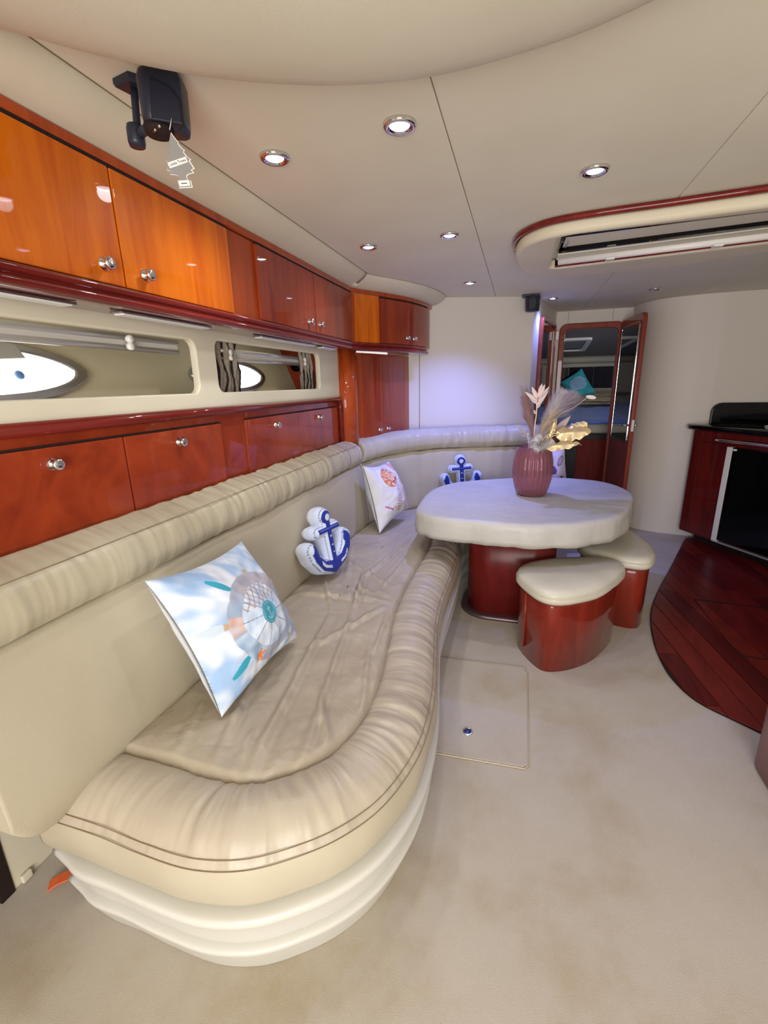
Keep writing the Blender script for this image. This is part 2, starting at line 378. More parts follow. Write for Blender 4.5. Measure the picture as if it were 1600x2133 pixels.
box('seam', (.409, 5.147, 1.95), (.412, 5.151, 2.05), M_seam, wbk, 0); box('seam', (.81, 5.147, 1.95), (.813, 5.151, 2.05), M_seam, wbk, 0)
sx, sy = -.805, 3.838
box('seam', (sx-.0015, sy-.006, 1.03), (sx+.0015, sy+.004, 1.66), M_seam, wb, 0)
fr = flatshape('door_frame', [rrect(.335, .03, .925, 1.935, .075), rrect(.39, .085, .87, 1.88, .045)], .05, M_frame, basis((0, 5.145, 0), (1, 0, 0), (0, 0, 1)), wbk, .010, 3, True)
rw = catmull([Vector(p) for p in ((.985, 5.16), (1.0, 4.98), (1.06, 4.82), (1.16, 4.71), (1.30, 4.64), (1.5, 4.60), (1.75, 4.59), (3.0, 4.59))], 8)
wr = wallstrip('wall_right', rw, 0, 2.06, M_wall, label='pale wall curving from the doorway round to the galley')
# ---- forward cabin shell
M_cab = mat('forward_cabin_liner', rgb(170, 164, 150), .6)  # low light of the cabin put into a darker liner colour
M_cabc = mat('forward_cabin_ceiling', rgb(128, 122, 114), .8)  # ceiling colour greyed to carry the dimness of the cabin
def shell(name, lo, hi, m, label, cat): tag(box(name, lo, hi, m, None, 0), label, cat, kind=S)
shell('floor_forward', (-1.3, 5.2, -.05), (2.3, 7.6, 0), M_carpet, 'carpeted floor of the forward cabin', 'floor')
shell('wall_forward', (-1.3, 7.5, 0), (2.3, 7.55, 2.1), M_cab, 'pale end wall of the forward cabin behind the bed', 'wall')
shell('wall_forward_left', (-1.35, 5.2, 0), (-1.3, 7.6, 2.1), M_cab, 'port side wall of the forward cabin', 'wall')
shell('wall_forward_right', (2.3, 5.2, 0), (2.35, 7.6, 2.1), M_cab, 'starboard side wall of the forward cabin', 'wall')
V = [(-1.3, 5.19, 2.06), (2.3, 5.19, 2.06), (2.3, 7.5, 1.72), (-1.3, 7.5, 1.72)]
o = put('ceiling_forward', mesh(V+[(a, b, c+.03) for a, b, c in V], [(0, 1, 2, 3), (7, 6, 5, 4), (0, 4, 5, 1), (1, 5, 6, 2), (2, 6, 7, 3), (3, 7, 4, 0)]), M_cabc); tag(o, 'sloping ceiling of the forward cabin, coloured grey for its dim light', 'ceiling', kind=S)
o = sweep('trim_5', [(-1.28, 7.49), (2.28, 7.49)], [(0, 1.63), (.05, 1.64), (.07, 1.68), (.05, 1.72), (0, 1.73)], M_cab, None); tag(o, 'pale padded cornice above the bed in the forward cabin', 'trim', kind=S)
# ---- galley floor: cherry planks, one object each
WF = [(1.60, 4.50), (1.50, 4.47), (1.36, 4.15), (1.18, 3.72), (1.0, 3.3), (.89, 3.02), (.82, 2.78), (.78, 2.55), (.765, 2.36), (.775, 2.2), (.83, 2.05), (.95, 1.945), (1.1, 1.83), (1.4, 1.62), (2.2, 1.15), (3.0, .9), (3.0, 4.58), (1.7, 4.58)]
WFc = [(p.x, p.y) for p in catmull([Vector(p) for p in WF[:13]], 4)]+WF[13:]
wf = prism('floor_galley', WFc[::-1], [(0, .001), (0, .006), (-.004, .008)], M_gap, None, False)
# orientation check
tag(wf, 'dark cherry plank floor area in front of the galley', 'floor', kind=S)
def clip(poly, a, b, c):     # keep a*x+b*y<=c
    out = []
    for i in range(len(poly)):
        p, q = poly[i], poly[(i+1) % len(poly)]; dp = a*p[0]+b*p[1]-c; dq = a*q[0]+b*q[1]-c
        if dp <= 0: out.append(p)
        if dp*dq < 0:
            t = dp/(dp-dq); out.append((p[0]+(q[0]-p[0])*t, p[1]+(q[1]-p[1])*t))
    return out
def carea(poly): return sum(poly[i][0]*poly[(i+1) % len(poly)][1]-poly[(i+1) % len(poly)][0]*poly[i][1] for i in range(len(poly)))/2
PL = [wood('cherry_plank_%d' % i, c1, c2, (9, 2.0, 9), coat=.35) for i, (c1, c2) in enumerate(((rgb(106, 26, 22), rgb(82, 14, 14)), (rgb(118, 34, 26), rgb(92, 22, 18)), (rgb(92, 18, 18), rgb(70, 10, 12))))]
for m in PL: B(m).inputs['Coat Roughness'].default_value = .25
ang = R(7.0); pdx, pdy = math.sin(ang), -math.cos(ang); nx, ny = math.cos(ang), math.sin(ang)   # plank direction / across
base = WFc if carea(WFc) > 0 else WFc[::-1]
wd = .105; k0 = int(.9/wd)
hatch = [(1.155, 2.49), (2.2, 2.40), (2.2, 3.06), (1.155, 3.14)]
k = 0
for k in range(4, 40):
    lo, hi = k*wd, (k+1)*wd-.0025
    p = clip(clip(base, nx, ny, hi), -nx, -ny, -lo)
    if len(p) < 3 or abs(carea(p)) < .002: continue
    cuts = [-9, -3.9+.5*math.sin(k*2.1), -2.75+.45*math.sin(k*1.3+1), -1.7+.3*math.sin(k*2.9), 9]
    for a, b in zip(cuts, cuts[1:]):
        q = clip(clip(p, pdx, pdy, b-.0025), -pdx, -pdy, -a)
        if len(q) < 3 or abs(carea(q)) < .0015: continue
        if carea(q) < 0: q = q[::-1]
        prism('plank', q, [(-.0005, .004), (-.0005, .0105), (-.0018, .0118)], PL[(k*7+int(b*3)) % 3], wf, False)
hp = [Vector((a, b, .0125)) for a, b in hatch]
tube('hatch_joint', [hp[1], hp[0], hp[3], hp[2]], .004, M_gap, wf, 6)
# ================================================================== CABINETS
def knob(p, parent, ax=(1, 0, 0), s=1.0):
    return lathe('knob', [(0, 0), (.016*s, 0), (.017*s, .003*s), (.0075*s, .006*s), (.007*s, .012*s), (.015*s, .018*s), (.0165*s, .023*s), (.013*s, .027*s), (.006*s, .0285*s), (0, .0287*s)], M_chrome, p, ax, 22, parent)
XF = -1.05
def upper(label, y0, y1, doors, knobs, m):
    t = thing('wall_cabinet', label, 'cabinet', (XF, (y0+y1)/2, 1.64), 'upper cabinets along the hull side')
    box('carcass', (-1.40, y0, 1.666), (XF-.008, y1, 1.9585), M_stile, t, .002)
    for (a, b), kp in zip(doors, knobs):
        d = box('door', (XF-.007, a+.002, 1.668), (XF+.006, b-.002, 1.950), m, t, .0025)
        knob((XF+.006, kp, 1.713), d)
    box('gap_shade_strip', (XF-.009, doors[0][0]+.002, 1.9515), (XF+.0035, doors[-1][1]-.002, 1.9594), M_gap, t, 0)  # proud dark strip, painted in for the shade inside the gap
upper('cherry upper cabinet with two wide doors in light-struck orange below the black speaker', .55, 1.622, [(.58, 1.111), (1.113, 1.621)], [1.047, 1.187], M_door1)
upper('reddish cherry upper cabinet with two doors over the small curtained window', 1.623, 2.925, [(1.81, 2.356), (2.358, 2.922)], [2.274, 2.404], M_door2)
# rounded corner upper cabinet
def sub(path, s0, s1, n=10):
    P = [Vector((p[0], p[1])) for p in path]; Ls = [0]
    for i in range(1, len(P)): Ls.append(Ls[-1]+(P[i]-P[i-1]).length)
    out = []
    for k in range(n):
        s = s0+(s1-s0)*k/(n-1)
        for i in range(len(P)-1):
            if Ls[i+1] >= s or i == len(P)-2: out.append(P[i].lerp(P[i+1], (s-Ls[i])/max(Ls[i+1]-Ls[i], 1e-6))); break
    return out
COR = CAB[4:]
def clen(p): return sum((p[i+1]-p[i]).length for i in range(len(p)-1))
def s_at_ratio(path, q):
    s = 0
    for i in range(len(path)-1):
        a, b = path[i], path[i+1]; fa, fb = a.x-q*a.y, b.x-q*b.y
        if fa*fb <= 0: return s+(b-a).length*fa/(fa-fb)
        s += (b-a).length
    return s
Lc = clen(COR)
t = thing('corner_cabinet', 'curved cherry upper corner cabinet with two small doors at the far end', 'cabinet', (-.95, 3.4, 1.64), 'upper cabinets along the hull side')
sweep('carcass', sub(COR, 0, clen(COR)-.035, 40), [(-.006, 1.666), (-.006, 1.9585), (-.05, 1.9585), (-.05, 1.666)], M_stile, t, True, False, closed_prof=True)
s1, s2, s3 = s_at_ratio(COR, -.296), s_at_ratio(COR, -.231), s_at_ratio(COR, -.194)
def cdoor(parent, path, a, b, z0, z1, m, off=.006, nm='door'):
    return sweep(nm, sub(path, a, b), [(-.004, z0), (off, z0+.002), (off, z1-.002), (-.004, z1)], m, parent, True, False)
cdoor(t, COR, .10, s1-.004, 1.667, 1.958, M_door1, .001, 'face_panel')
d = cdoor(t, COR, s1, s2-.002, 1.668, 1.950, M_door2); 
def on(path, s, off):
    p = sub(path, s, s+.001, 2); n_ = normals2(p)[0]; return Vector((p[0].x+n_.x*off, p[0].y+n_.y*off)), n_
p, n_ = on(COR, s2-.04, .006); knob((p.x, p.y, 1.713), d, (n_.x, n_.y, 0), .9)
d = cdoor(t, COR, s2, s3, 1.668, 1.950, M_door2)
p, n_ = on(COR, s2+.05, .006); knob((p.x, p.y, 1.713), d, (n_.x, n_.y, 0), .9)
sweep('gap_shade_strip', sub(COR, s1, s3, 12), [(.0035, 1.9515), (.0035, 1.9594), (-.002, 1.9594), (-.002, 1.9515)], M_gap, t, True, False, closed_prof=True)  # dark band in place of the shade above the curved doors
# top rail and bottom moulding that run along all the upper cabinets
o = sweep('cabinet_top_rail', CAB, [(-.007, 1.9595), (.003, 1.9600), (.005, 1.963), (.005, 1.982), (.002, 1.985), (-.007, 1.985)], M_stile, None, True, False)
tag(o, 'slim cherry rail along the top of the upper cabinets', 'moulding')
mp = smooth_prof([(-.02, 1.664), (.012, 1.664), (.022, 1.658), (.020, 1.648), (.012, 1.643), (.020, 1.638), (.030, 1.630), (.026, 1.620), (.012, 1.615)], 4)+[(-.125, 1.615), (-.125, 1.66)]
MO = CAB[:4]+[Vector((-1.05, 2.80))]+catmull([Vector(p) for p in ((-1.05, 2.93), (-1.0, 3.03), (-.93, 3.145), (-.86, 3.27), (-.79, 3.42), (-.75, 3.58), (-.735, 3.70))], 6)
o = sweep('cabinet_moulding', MO, mp, M_rail, None, True, True)
tag(o, 'glossy dark cherry moulding under the upper cabinets', 'moulding')
# slim lights under the moulding
for i, (a, b) in enumerate(((.40, .98), (1.12, 1.52), (1.86, 2.42), (2.52, 2.72))):
    t = thing('under_cabinet_light', ('long white strip light under the moulding at the left edge', 'strip light under the moulding below the orange cabinet doors', 'strip light under the moulding above the curtained window', 'short strip light under the moulding beside the glossy column')[i], 'light', (-1.10, (a+b)/2, 1.60), 'strip lights under the upper cabinets')
    box('housing', (-1.125, a, 1.608), (-1.080, b, 1.6148), M_steel, t, .002)
    box('diffuser', (-1.120, a+.01, 1.605), (-1.085, b-.01, 1.6085), M_white, t, .001)
# ---- lower locker row with its rounded rail
XL = -1.17
t = thing('lower_locker_row', 'low cherry locker row with four drop doors behind the sofa back', 'cabinet', (-1.2, 1.8, .9))
box('carcass', (-1.33, .3, .885), (XL-.006, 2.95, 1.30), M_door3, t, .004)
for i, (a, b, kp) in enumerate(((.58, 1.129, .892), (1.131, 1.625, 1.369), (1.803, 2.317, 2.062), (2.319, 2.89, 2.586))):
    d = box('door', (XL-.006, a+.002, .92), (XL+.006, b-.002, 1.262), M_door3, t, .0025)
    knob((XL+.006, kp, 1.218), d)
for a, b in ((.58, 1.625), (1.803, 2.89)): box('gap_shade_strip', (XL-.007, a, 1.2632), (XL+.003, b, 1.268), M_gap, t, 0)  # dark strip drawn where shade falls above the locker doors
rp = smooth_prof([(-.03, 1.328), (.01, 1.330), (.028, 1.322), (.030, 1.308), (.018, 1.298), (.004, 1.294)], 4)+[(-.03, 1.29)]
sweep('rail', [(XL, .3), (XL, 2.9)], rp, M_rail, t)
ce_ = []
for k in range(7):
    a = PI/2*k/6; ce_.append((XL+.008, 2.90+.045*math.sin(a), 1.265+.045*math.cos(a)))
tube('end_trim', ce_+[(XL+.008, 2.945, .95)], .020, M_rail, t, 12)
# ---- glossy column and tall corner cabinet
o = prism('corner_column', [(-1.155+.085*math.cos(2*PI*k/32), 3.03+.085*math.sin(2*PI*k/32)) for k in range(32)], [(0, .95), (0, 1.616)], wood('cherry_column', rgb(178, 76, 30), rgb(150, 56, 22), UPR), None)
tag(o, 'glossy rounded cherry column between the side wall and the tall cabinet', 'column')
TC = catmull([Vector(p) for p in ((-1.10, 3.08), (-1.055, 3.18), (-1.0, 3.33), (-.945, 3.52), (-.90, 3.70), (-.885, 3.80))], 6)
t = thing('tall_corner_cabinet', 'tall cherry cabinet with two narrow doors below the corner cabinet', 'cabinet', (-1.0, 3.4, .95))
sweep('carcass', TC, [(-.003, 1.0), (-.003, 1.613), (-.09, 1.613), (-.09, 1.0)], M_stile, t, True, False, closed_prof=True)
Lt = clen(TC); q1, q2, q3 = s_at_ratio(TC, -.340), s_at_ratio(TC, -.2945), s_at_ratio(TC, -.247)
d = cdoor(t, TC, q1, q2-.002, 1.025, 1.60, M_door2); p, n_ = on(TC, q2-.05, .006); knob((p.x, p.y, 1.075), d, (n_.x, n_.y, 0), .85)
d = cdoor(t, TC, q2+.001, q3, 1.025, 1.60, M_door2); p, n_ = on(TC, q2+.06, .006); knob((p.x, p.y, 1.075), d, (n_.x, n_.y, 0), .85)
# ================================================================== SOFA
SP = [(-1.11, .622), (-1.0, .622), (-.90, .620), (-.78, .612), (-.65, .612), (-.54, .638), (-.45, .688), (-.36, .762), (-.29, .858), (-.245, .98), (-.224, 1.12), (-.230, 1.31), (-.262, 1.53), (-.300, 1.78), (-.315, 2.02), (-.312, 2.35), (-.315, 2.66), (-.33, 2.90), (-.28, 3.10), (-.10, 3.23), (.15, 3.29), (.30, 3.32)]
SEAM = resample(catmull([Vector(p) for p in SP], 10), 620)
sofa = thing('sofa', 'long curved cream leather sofa with gathered seat edge and rolled back', 'sofa', (-.8, 1.8, 0))
# moulded vinyl plinth in two steps
t2 = [(-.10, .0), (-.034, .0)]+smooth_prof([(-.032, .002), (-.020, .035), (-.004, .078), (.004, .102), (-.002, .111), (-.02, .115)], 5)+[(-.10, .118)]
t1 = [(-.09, .114), (-.030, .113)]+smooth_prof([(-.018, .113), (-.013, .119), (-.002, .150), (.014, .198), (.020, .220), (.012, .233), (-.02, .238)], 5)+[(-.09, .238)]
BP = resample(catmull([Vector(p) for p in [(-1.125, .655), (-1.06, .638)]+SP[1:]], 6), 200)
sweep('plinth_step', BP, t2, M_base, sofa); sweep('plinth_step', BP, t1, M_base, sofa)
# seat bolster: gathered leather, stitched at its outer edge
pb = smooth_prof([(-.185, .395), (-.178, .418), (-.155, .434), (-.115, .441), (-.07, .436), (-.03, .416), (-.006, .388), (.004, .372), (.012, .345), (.014, .31), (.006, .272), (-.012, .246), (-.045, .239)], 5)
def ruch(u, v, co):
    # pleats across the pad, fading at the outer welt
    k = max(0, min(1, (v-.004)/.03))*max(0, min(1, (.235-v)/.05))
    wv = math.exp(-max(0, u-3.6)*2)
    a = nz(u*27+1.2*nz(u*5, v*5, 2), v*3.2, 1.3)+.45*nz(u*60+nz(u*9, v*9)*1.0, v*5, 4.1)
    low = .35+.65*max(0, min(1, .5+1.3*nz(u*3.1, v*4, 9.2)))
    return (a*.0062*low*k+.004*nz(u*7, v*9, 3))*1.0
bol = sweep('seat_bolster', SEAM, pb, M_ruch, sofa, disp=ruch)
bol.data.materials.append(M_sofa)
for i_, p_ in enumerate(bol.data.polygons):
    if i_ % (len(pb)-1) >= 35: p_.material_index = 1
for off, z in ((-.004, .3895), (.0075, .371)):
    NN = normals2(SEAM)
    tube('stitching', [Vector((p.x+q.x*off, p.y+q.y*off, z+.0006)) for p, q in zip(SEAM[2:470:2], NN[2:470:2])], .0011, M_stitch, bol, 5)
# wrinkled seat cover: closed outline drawn in towards a spine
NN = normals2(SEAM)
inner = [Vector((p.x-q.x*.176, p.y-q.y*.176)) for p, q in zip(SEAM, NN)]
inner = [p for p in inner if p.x > -1.015]
BKS = [(-1.02, .79), (-1.02, 1.2), (-1.02, 1.8), (-1.02, 2.4), (-1.018, 2.8), (-1.0, 3.02), (-.94, 3.20), (-.83, 3.40), (-.66, 3.58), (-.38, 3.745), (0, 3.87), (.29, 3.955)]
backl = catmull([Vector(p) for p in BKS], 6)
loop = resample(inner+backl[::-1], 520, True)
spine = [Vector(p) for p in ((-.74, 1.06), (-.76, 1.8), (-.76, 2.5), (-.66, 3.0), (-.40, 3.38), (.10, 3.62))]
def onspine(p):
    best = None
    for a, b in zip(spine, spine[1:]):
        d = b-a; t_ = max(0, min(1, (p-a).dot(d)/d.length_squared)); q = a+d*t_
        if best is None or (p-q).length < (p-best).length: best = q
    return best
def seg(p, a, b):
    d = b-a; t_ = max(0, min(1, (p-a).dot(d)/d.length_squared)); return (p-(a+d*t_)).length, t_
# long folds pulled in the loose cover: (from, to, width, height)
FOLD = [((-.62, .80), (-.74, 1.66), .020, .012), ((-.50, .86), (-.66, 1.72), .018, .010), ((-.72, .80), (-.86, 1.30), .02, .008), ((-.84, .80), (-.95, 1.15), .02, .006),
        ((-.74, 1.66), (-.93, 2.02), .016, .011), ((-.66, 1.72), (-.74, 2.1), .018, .016), ((-.52, 1.82), (-.98, 1.80), .020, .016), ((-.53, 1.88), (-.86, 1.93), .013, .014), ((-.54, 1.96), (-.90, 2.25), .016, .008),
        ((-.53, 1.78), (-.72, 1.35), .020, .010), ((-.72, 2.05), (-.62, 2.75), .018, .012), ((-.60, 1.95), (-.55, 2.55), .016, .007), ((-.80, 2.0), (-.95, 2.5), .02, .007), ((-.47, 1.4), (-.50, 1.72), .014, .008),
        ((-.45, .94), (-.60, 1.2), .014, .007), ((-.41, 1.1), (-.50, 1.45), .014, .006), ((-.56, .80), (-.60, 1.0), .012, .006), ((-.66, .79), (-.69, .95), .012, .006)]
FOLD = [(Vector(a), Vector(b), w_*.72, h_*1.25) for a, b, w_, h_ in FOLD]
def seat_z(p, e):
    z = .438+.010*(1-math.exp(-e/.05))
    z += .005*nz(p.x*5, p.y*5, .3)+.0034*nz(p.x*16+2*nz(p.x*4, p.y*4), p.y*8, 2.2)+.0014*nz(p.x*42+2*nz(p.x*9, p.y*9), p.y*18, 6)
    for a, b, w_, h_ in FOLD:
        d, t_ = seg(p, a, b)
        if d < 3*w_:
            s_ = math.sin(PI*min(1, max(0, t_)))**.5
            q = d+.006*nz(p.x*20, p.y*20, 7)
            z += h_*s_*(math.exp(-(q/w_)**2)*1.0-.45*math.exp(-((q-1.5*w_)/(.7*w_))**2))
    edge = max(0, 1-e/.022); z -= .028*edge**2
    return z
V = []; F = []; n = len(loop); RN = 46
sp_ = [onspine(p) for p in loop]
for k in range(RN):
    f = (k/(RN-1))**1.35
    for p, q in zip(loop, sp_):
        c_ = p.lerp(q, f); e = (p-c_).length
        V.append((c_.x, c_.y, seat_z(c_, e)))
for k in range(RN-1):
    for i in range(n):
        a, b = k*n+i, k*n+(i+1) % n; F.append((a, b, b+n, a+n))
put('seat_cushion', mesh(V, F), M_seat, sofa, True)
# hidden seat deck under the cushions
prism('seat_deck', [(p.x, p.y) for p in resample(inner+[Vector((.29, 3.96)), Vector((-.66, 3.6)), Vector((-1.03, 3.0)), Vector((-1.03, .8))], 200, True)], [(0, .02), (0, .40)], M_base, sofa, False)
# back rest and rolled top, near straight section
def backdisp(u, v, co): return .008*nz(u*2.2, v*3, 5)+.0025*nz(u*9, v*3, 1)
pk = smooth_prof([(.01, .37), (.036, .41), (.048, .47), (.040, .58), (.024, .72), (.008, .82), (-.008, .862), (-.03, .868)], 5)+[(-.26, .868), (-.26, .37)]
A0, A1 = .50, 3.0
PA = [Vector((-1.05, A0+(A1-A0)*k/260)) for k in range(261)]
def endround(path_n, w_, amt): return None
def rolldisp(u, v, co):
    k = max(0, min(1, (v-.0)/.03))*max(0, min(1, (.36-v)/.04))
    low = max(.12, min(1, .30+.9*nz(u*1.7, v*1.5, 2.2)+.55*max(0, min(1, (u-.45)/.9))))
    a = nz(u*22+1.5*nz(u*5, v*5, 5), v*3.5, 3.3)+.45*nz(u*48, v*5, 8.1)
    return a*.0062*low*k+.006*nz(u*3, v*4, 6)
b1 = sweep('backrest', PA, pk, M_sofa, sofa, disp=backdisp)
for v_ in b1.data.vertices:      # rounded lower corner at the near end
    if v_.co.y < .68: v_.co.z = max(v_.co.z, .57-math.sqrt(max(0, .20**2-(.68-v_.co.y)**2))+.006*nz(v_.co.y*40, 0, 2))
pr = smooth_prof([(-.045, .866), (-.012, .868), (.012, .884), (.026, .915), (.024, .95), (.012, .982), (-.004, .998), (-.03, 1.012), (-.07, 1.026), (-.095, 1.032), (-.106, 1.02)], 5)+[(-.108, .88)]
sweep('back_roll', PA[2:-3], pr, M_roll, sofa, disp=rolldisp)
tube('stitching', [Vector((-1.05-.002, y, 1.0015)) for y in [A0+.02+k*.02 for k in range(123)]], .0012, M_stitch, b1, 5)
# second section, bending round the corner to the forward wall
PB = resample(catmull([Vector(p) for p in ((-1.05, 3.012), (-1.02, 3.12), (-.96, 3.27), (-.85, 3.45), (-.68, 3.62), (-.40, 3.79), (-.02, 3.93), (.16, 3.99), (.26, 4.03))], 8), 190)
zB = [.016*min(1, i/60) for i in range(len(PB))]
pk2 = smooth_prof([(.01, .37), (.036, .41), (.046, .47), (.038, .58), (.022, .72), (.008, .82), (-.008, .862), (-.03, .868)], 5)+[(-.09, .868), (-.09, .37)]
sweep('backrest', PB, pk2, M_sofa, sofa, disp=lambda u, v, co: .006*nz(u*7, v*1.5, 4)+.004*nz(u*16, v*2, 1), zoff=zB)
pr2 = smooth_prof([(-.045, .868), (-.012, .870), (.012, .886), (.026, .915), (.024, .955), (.010, .988), (-.012, 1.008), (-.05, 1.026), (-.085, 1.032), (-.10, 1.02)], 5)+[(-.10, .88)]
sweep('back_roll', PB[1:], pr2, M_roll, sofa, disp=rolldisp, zoff=zB[1:])
# orange strap end on the carpet beside the plinth
def st(name, pts, wd_, th, m):
    V = []; F = []
    for i, p in enumerate(pts):
        p = Vector(p); d = (Vector(pts[min(i+1, len(pts)-1)])-Vector(pts[max(i-1, 0)])).normalized(); s_ = d.cross(Vector((0, 0, 1))).normalized()*wd_/2
        for q in (p-s_, p+s_, p+s_+Vector((0, 0, th)), p-s_+Vector((0, 0, th))): V.append(q)
    for i in range(len(pts)-1):
        for k in range(4): F.append((i*4+k, i*4+(k+1) % 4, i*4+4+(k+1) % 4, i*4+4+k))
    F += [(3, 2, 1, 0), tuple(len(V)-4+k for k in range(4))]; return put(name, mesh(V, F), m)
o = st('strap', [(-1.252, .672, .001), (-1.232, .688, .012), (-1.205, .71, .016), (-1.15, .75, .006), (-1.10, .79, .002)], .032, .004, mat('orange_webbing', rgb(232, 108, 58), .6))
tag(o, 'orange strap end lying on the carpet beside the sofa plinth', 'strap')
# ================================================================== TABLE
tb = thing('dining_table', 'oval dining table under a fitted cream vinyl cover on a cherry pedestal', 'table', (.05, 2.85, 0))
TP = [(-.56, 2.62), (-.52, 2.45), (-.37, 2.345), (-.17, 2.325), (.07, 2.315), (.31, 2.385), (.54, 2.575), (.67, 2.90), (.715, 3.22), (.60, 3.50), (.27, 3.60), (-.085, 3.50), (-.42, 3.30), (-.55, 3.02)]
TPs = [(p.x, p.y) for p in resample(catmull([Vector(p) for p in TP], 12, True), 260, True)]
def skirt(u, v, co):
    k = max(0, min(1, (.70-v)/.06)); return .006*nz(u*9, v*5, 3)*k+.004*nz(u*22, v*9, 1)*k
prism('table_cover', TPs, [(-.012, .590), (-.006, .575), (.004, .574), (.008, .60), (.006, .63), (.004, .66), (.002, .682), (-.006, .694), (-.02, .699)], M_cover, tb, True, lambda u, v, co: skirt(u, co.z, co)+(.0025*nz(co.x*7, co.y*5, 1) if co.z > .698 else 0), [(1-.03*k, .7005) for k in range(1, 33)])
def rr2(cx, cy, hx, hy, r): return rrect(cx-hx, cy-hy, cx+hx, cy+hy, r, 10)
prism('pedestal', rr2(.0, 2.82, .26, .20, .14), [(0, .022), (0, .62)], M_ped, tb)
prism('pedestal_plate', rr2(.0, 2.82, .30, .245, .18), [(0, .0), (0, .012), (-.006, .019), (-.02, .022)], mat('plum_metal', rgb(120, 96, 100), .3, metal=.7), tb)
prism('tabletop', TPs, [(-.03, .62), (-.02, .64), (-.02, .675), (-.03, .69)], M_ped, tb)
# white bead of the cover edge on the far right
# ---- stools
SL = [(-.17, -.285), (-.06, -.285), (.08, -.18), (.19, -.02), (.255, .14), (.20, .235), (.05, .225), (-.13, .15), (-.255, .03), (-.275, -.10)]
def stool(cx, cy, rot, label):
    t = thing('stool', label, 'stool', (cx, cy, 0), 'wedge-shaped dinette stools')
    c_, s_ = math.cos(rot), math.sin(rot)
    P = [Vector((cx+x*c_-y*s_, cy+x*s_+y*c_)) for x, y in SL]
    O = [(p.x, p.y) for p in resample(catmull(P, 10, True), 150, True)]
    prism('body', O, [(-.012, 0), (-.010, .35), (-.02, .375)], M_stool, t)
    cu = prism('cushion', O, [(-.02, .37), (.004, .372), (.014, .385), (.014, .40), (.010, .408), (.012, .413), (.004, .432), (-.02, .442)], M_stcush, t, True, lambda u, v, co: .003*nz(co.x*9, co.y*9, 2), [(.88, .448), (.7, .452), (.45, .454), (.2, .455)])
    Nn = normals2([Vector(p) for p in O], True)
    tube('piping', [Vector((p[0]+q.x*.0125, p[1]+q.y*.0125, .4095)) for p, q in zip(O, Nn)]+[Vector((O[0][0]+Nn[0].x*.0125, O[0][1]+Nn[0].y*.0125, .4095))], .0022, M_stcush, cu, 6)
    # chrome pull strip on the rounded front-left corner
    i = 10
    q = Vector(O[2]); nn_ = Nn[2]
    a = min(range(len(O)), key=lambda j: (Vector(O[j])-(Vector((cx, cy))+Matrix.Rotation(rot, 2) @ Vector((-.245, -.17)))).length)
    q = Vector(O[a]); nn_ = Nn[a]
    tube('corner_bead', [(q.x-nn_.x*.009, q.y-nn_.y*.009, .05), (q.x-nn_.x*.008, q.y-nn_.y*.008, .36)], .006, M_stool, t, 8)
stool(.325, 2.41, 0, 'nearest cherry stool with cream leather cushion in front of the table')
stool(.62, 2.985, R(42), 'cherry stool with cream cushion half hidden behind the nearest stool')
# ================================================================== PILLOWS
def setcol(me, cols):
    a = me.color_attributes.new('Col', 'FLOAT_COLOR', 'POINT'); buf = []
    for c_ in cols: buf += [c_[0], c_[1], c_[2], 1]
    a.data.foreach_set('color', buf)
def mixc(a, b, t_): t_ = max(0, min(1, t_)); return tuple(a[i]+(b[i]-a[i])*t_ for i in range(3))
def sstep(a, b, x):
    t_ = max(0, min(1, (x-a)/(b-a))); return t_*t_*(3-2*t_)
def pillow(name, label, TL, TR, BR, BL, thick, colfun, backcol, n=150, group=None, m=None, bulge=.06, cat='pillow'):
    TL, TR, BR, BL = [Vector(p) for p in (TL, TR, BR, BL)]
    nr = ((TR-TL).cross(BL-TL)).normalized()*-1   # faces the viewer side
    C = (TL+TR+BR+BL)/4; V = []; F = []; Cs = []
    if nr.dot(Vector((0, 0, CH))-C) < 0: nr = -nr
    m_ = n//2
    for side, k in ((1, n), (-1, m_)):
        b = len(V)
        for j in range(k+1):
            for i in range(k+1):
                u, v = i/k, j/k; U, W = 2*u-1, 2*v-1
                # sides drawn in between the pointed corners
                uu = .5+.5*U*(1-bulge*(1-W*W)); vv = .5+.5*W*(1-bulge*(1-U*U))
                p = (TL*(1-uu)+TR*uu)*(1-vv)+(BL*(1-uu)+BR*uu)*vv
                h = ((1-U**4)*(1-W**4))**.55*(.55+.45*(1-U*U)*(1-W*W))
                h += (.10*nz(U*2.5+3, W*2.5, thick*50+side)+.04*nz(U*6, W*6, 5))*(1-U**8)*(1-W**8)
                V.append(p+nr*side*h*thick); Cs.append(colfun(u, v) if side > 0 else backcol)
        for j in range(k):
            for i in range(k):
                a = b+j*(k+1)+i; f = (a, a+1, a+k+2, a+k+1); F.append(f if side > 0 else f[::-1])
    me = mesh(V, F); setcol(me, Cs)
    bm = bmesh.new(); bm.from_mesh(me); bmesh.ops.remove_doubles(bm, verts=bm.verts[:], dist=1e-5); bmesh.ops.recalc_face_normals(bm, faces=bm.faces[:]); bm.to_mesh(me); bm.free()
    o = put(name, me, m or M_print, None, True); tag(o, label, cat, group); return o
def c3(r, g, b): return rgb(r, g, b)[:3]
WHT = c3(222, 226, 236)
def sdseg(x, y, ax, ay, bx, by):
    dx, dy = bx-ax, by-ay; t_ = max(0, min(1, ((x-ax)*dx+(y-ay)*dy)/(dx*dx+dy*dy))); return math.hypot(x-ax-dx*t_, y-ay-dy*t_), t_
TEAL = c3(58, 160, 186)
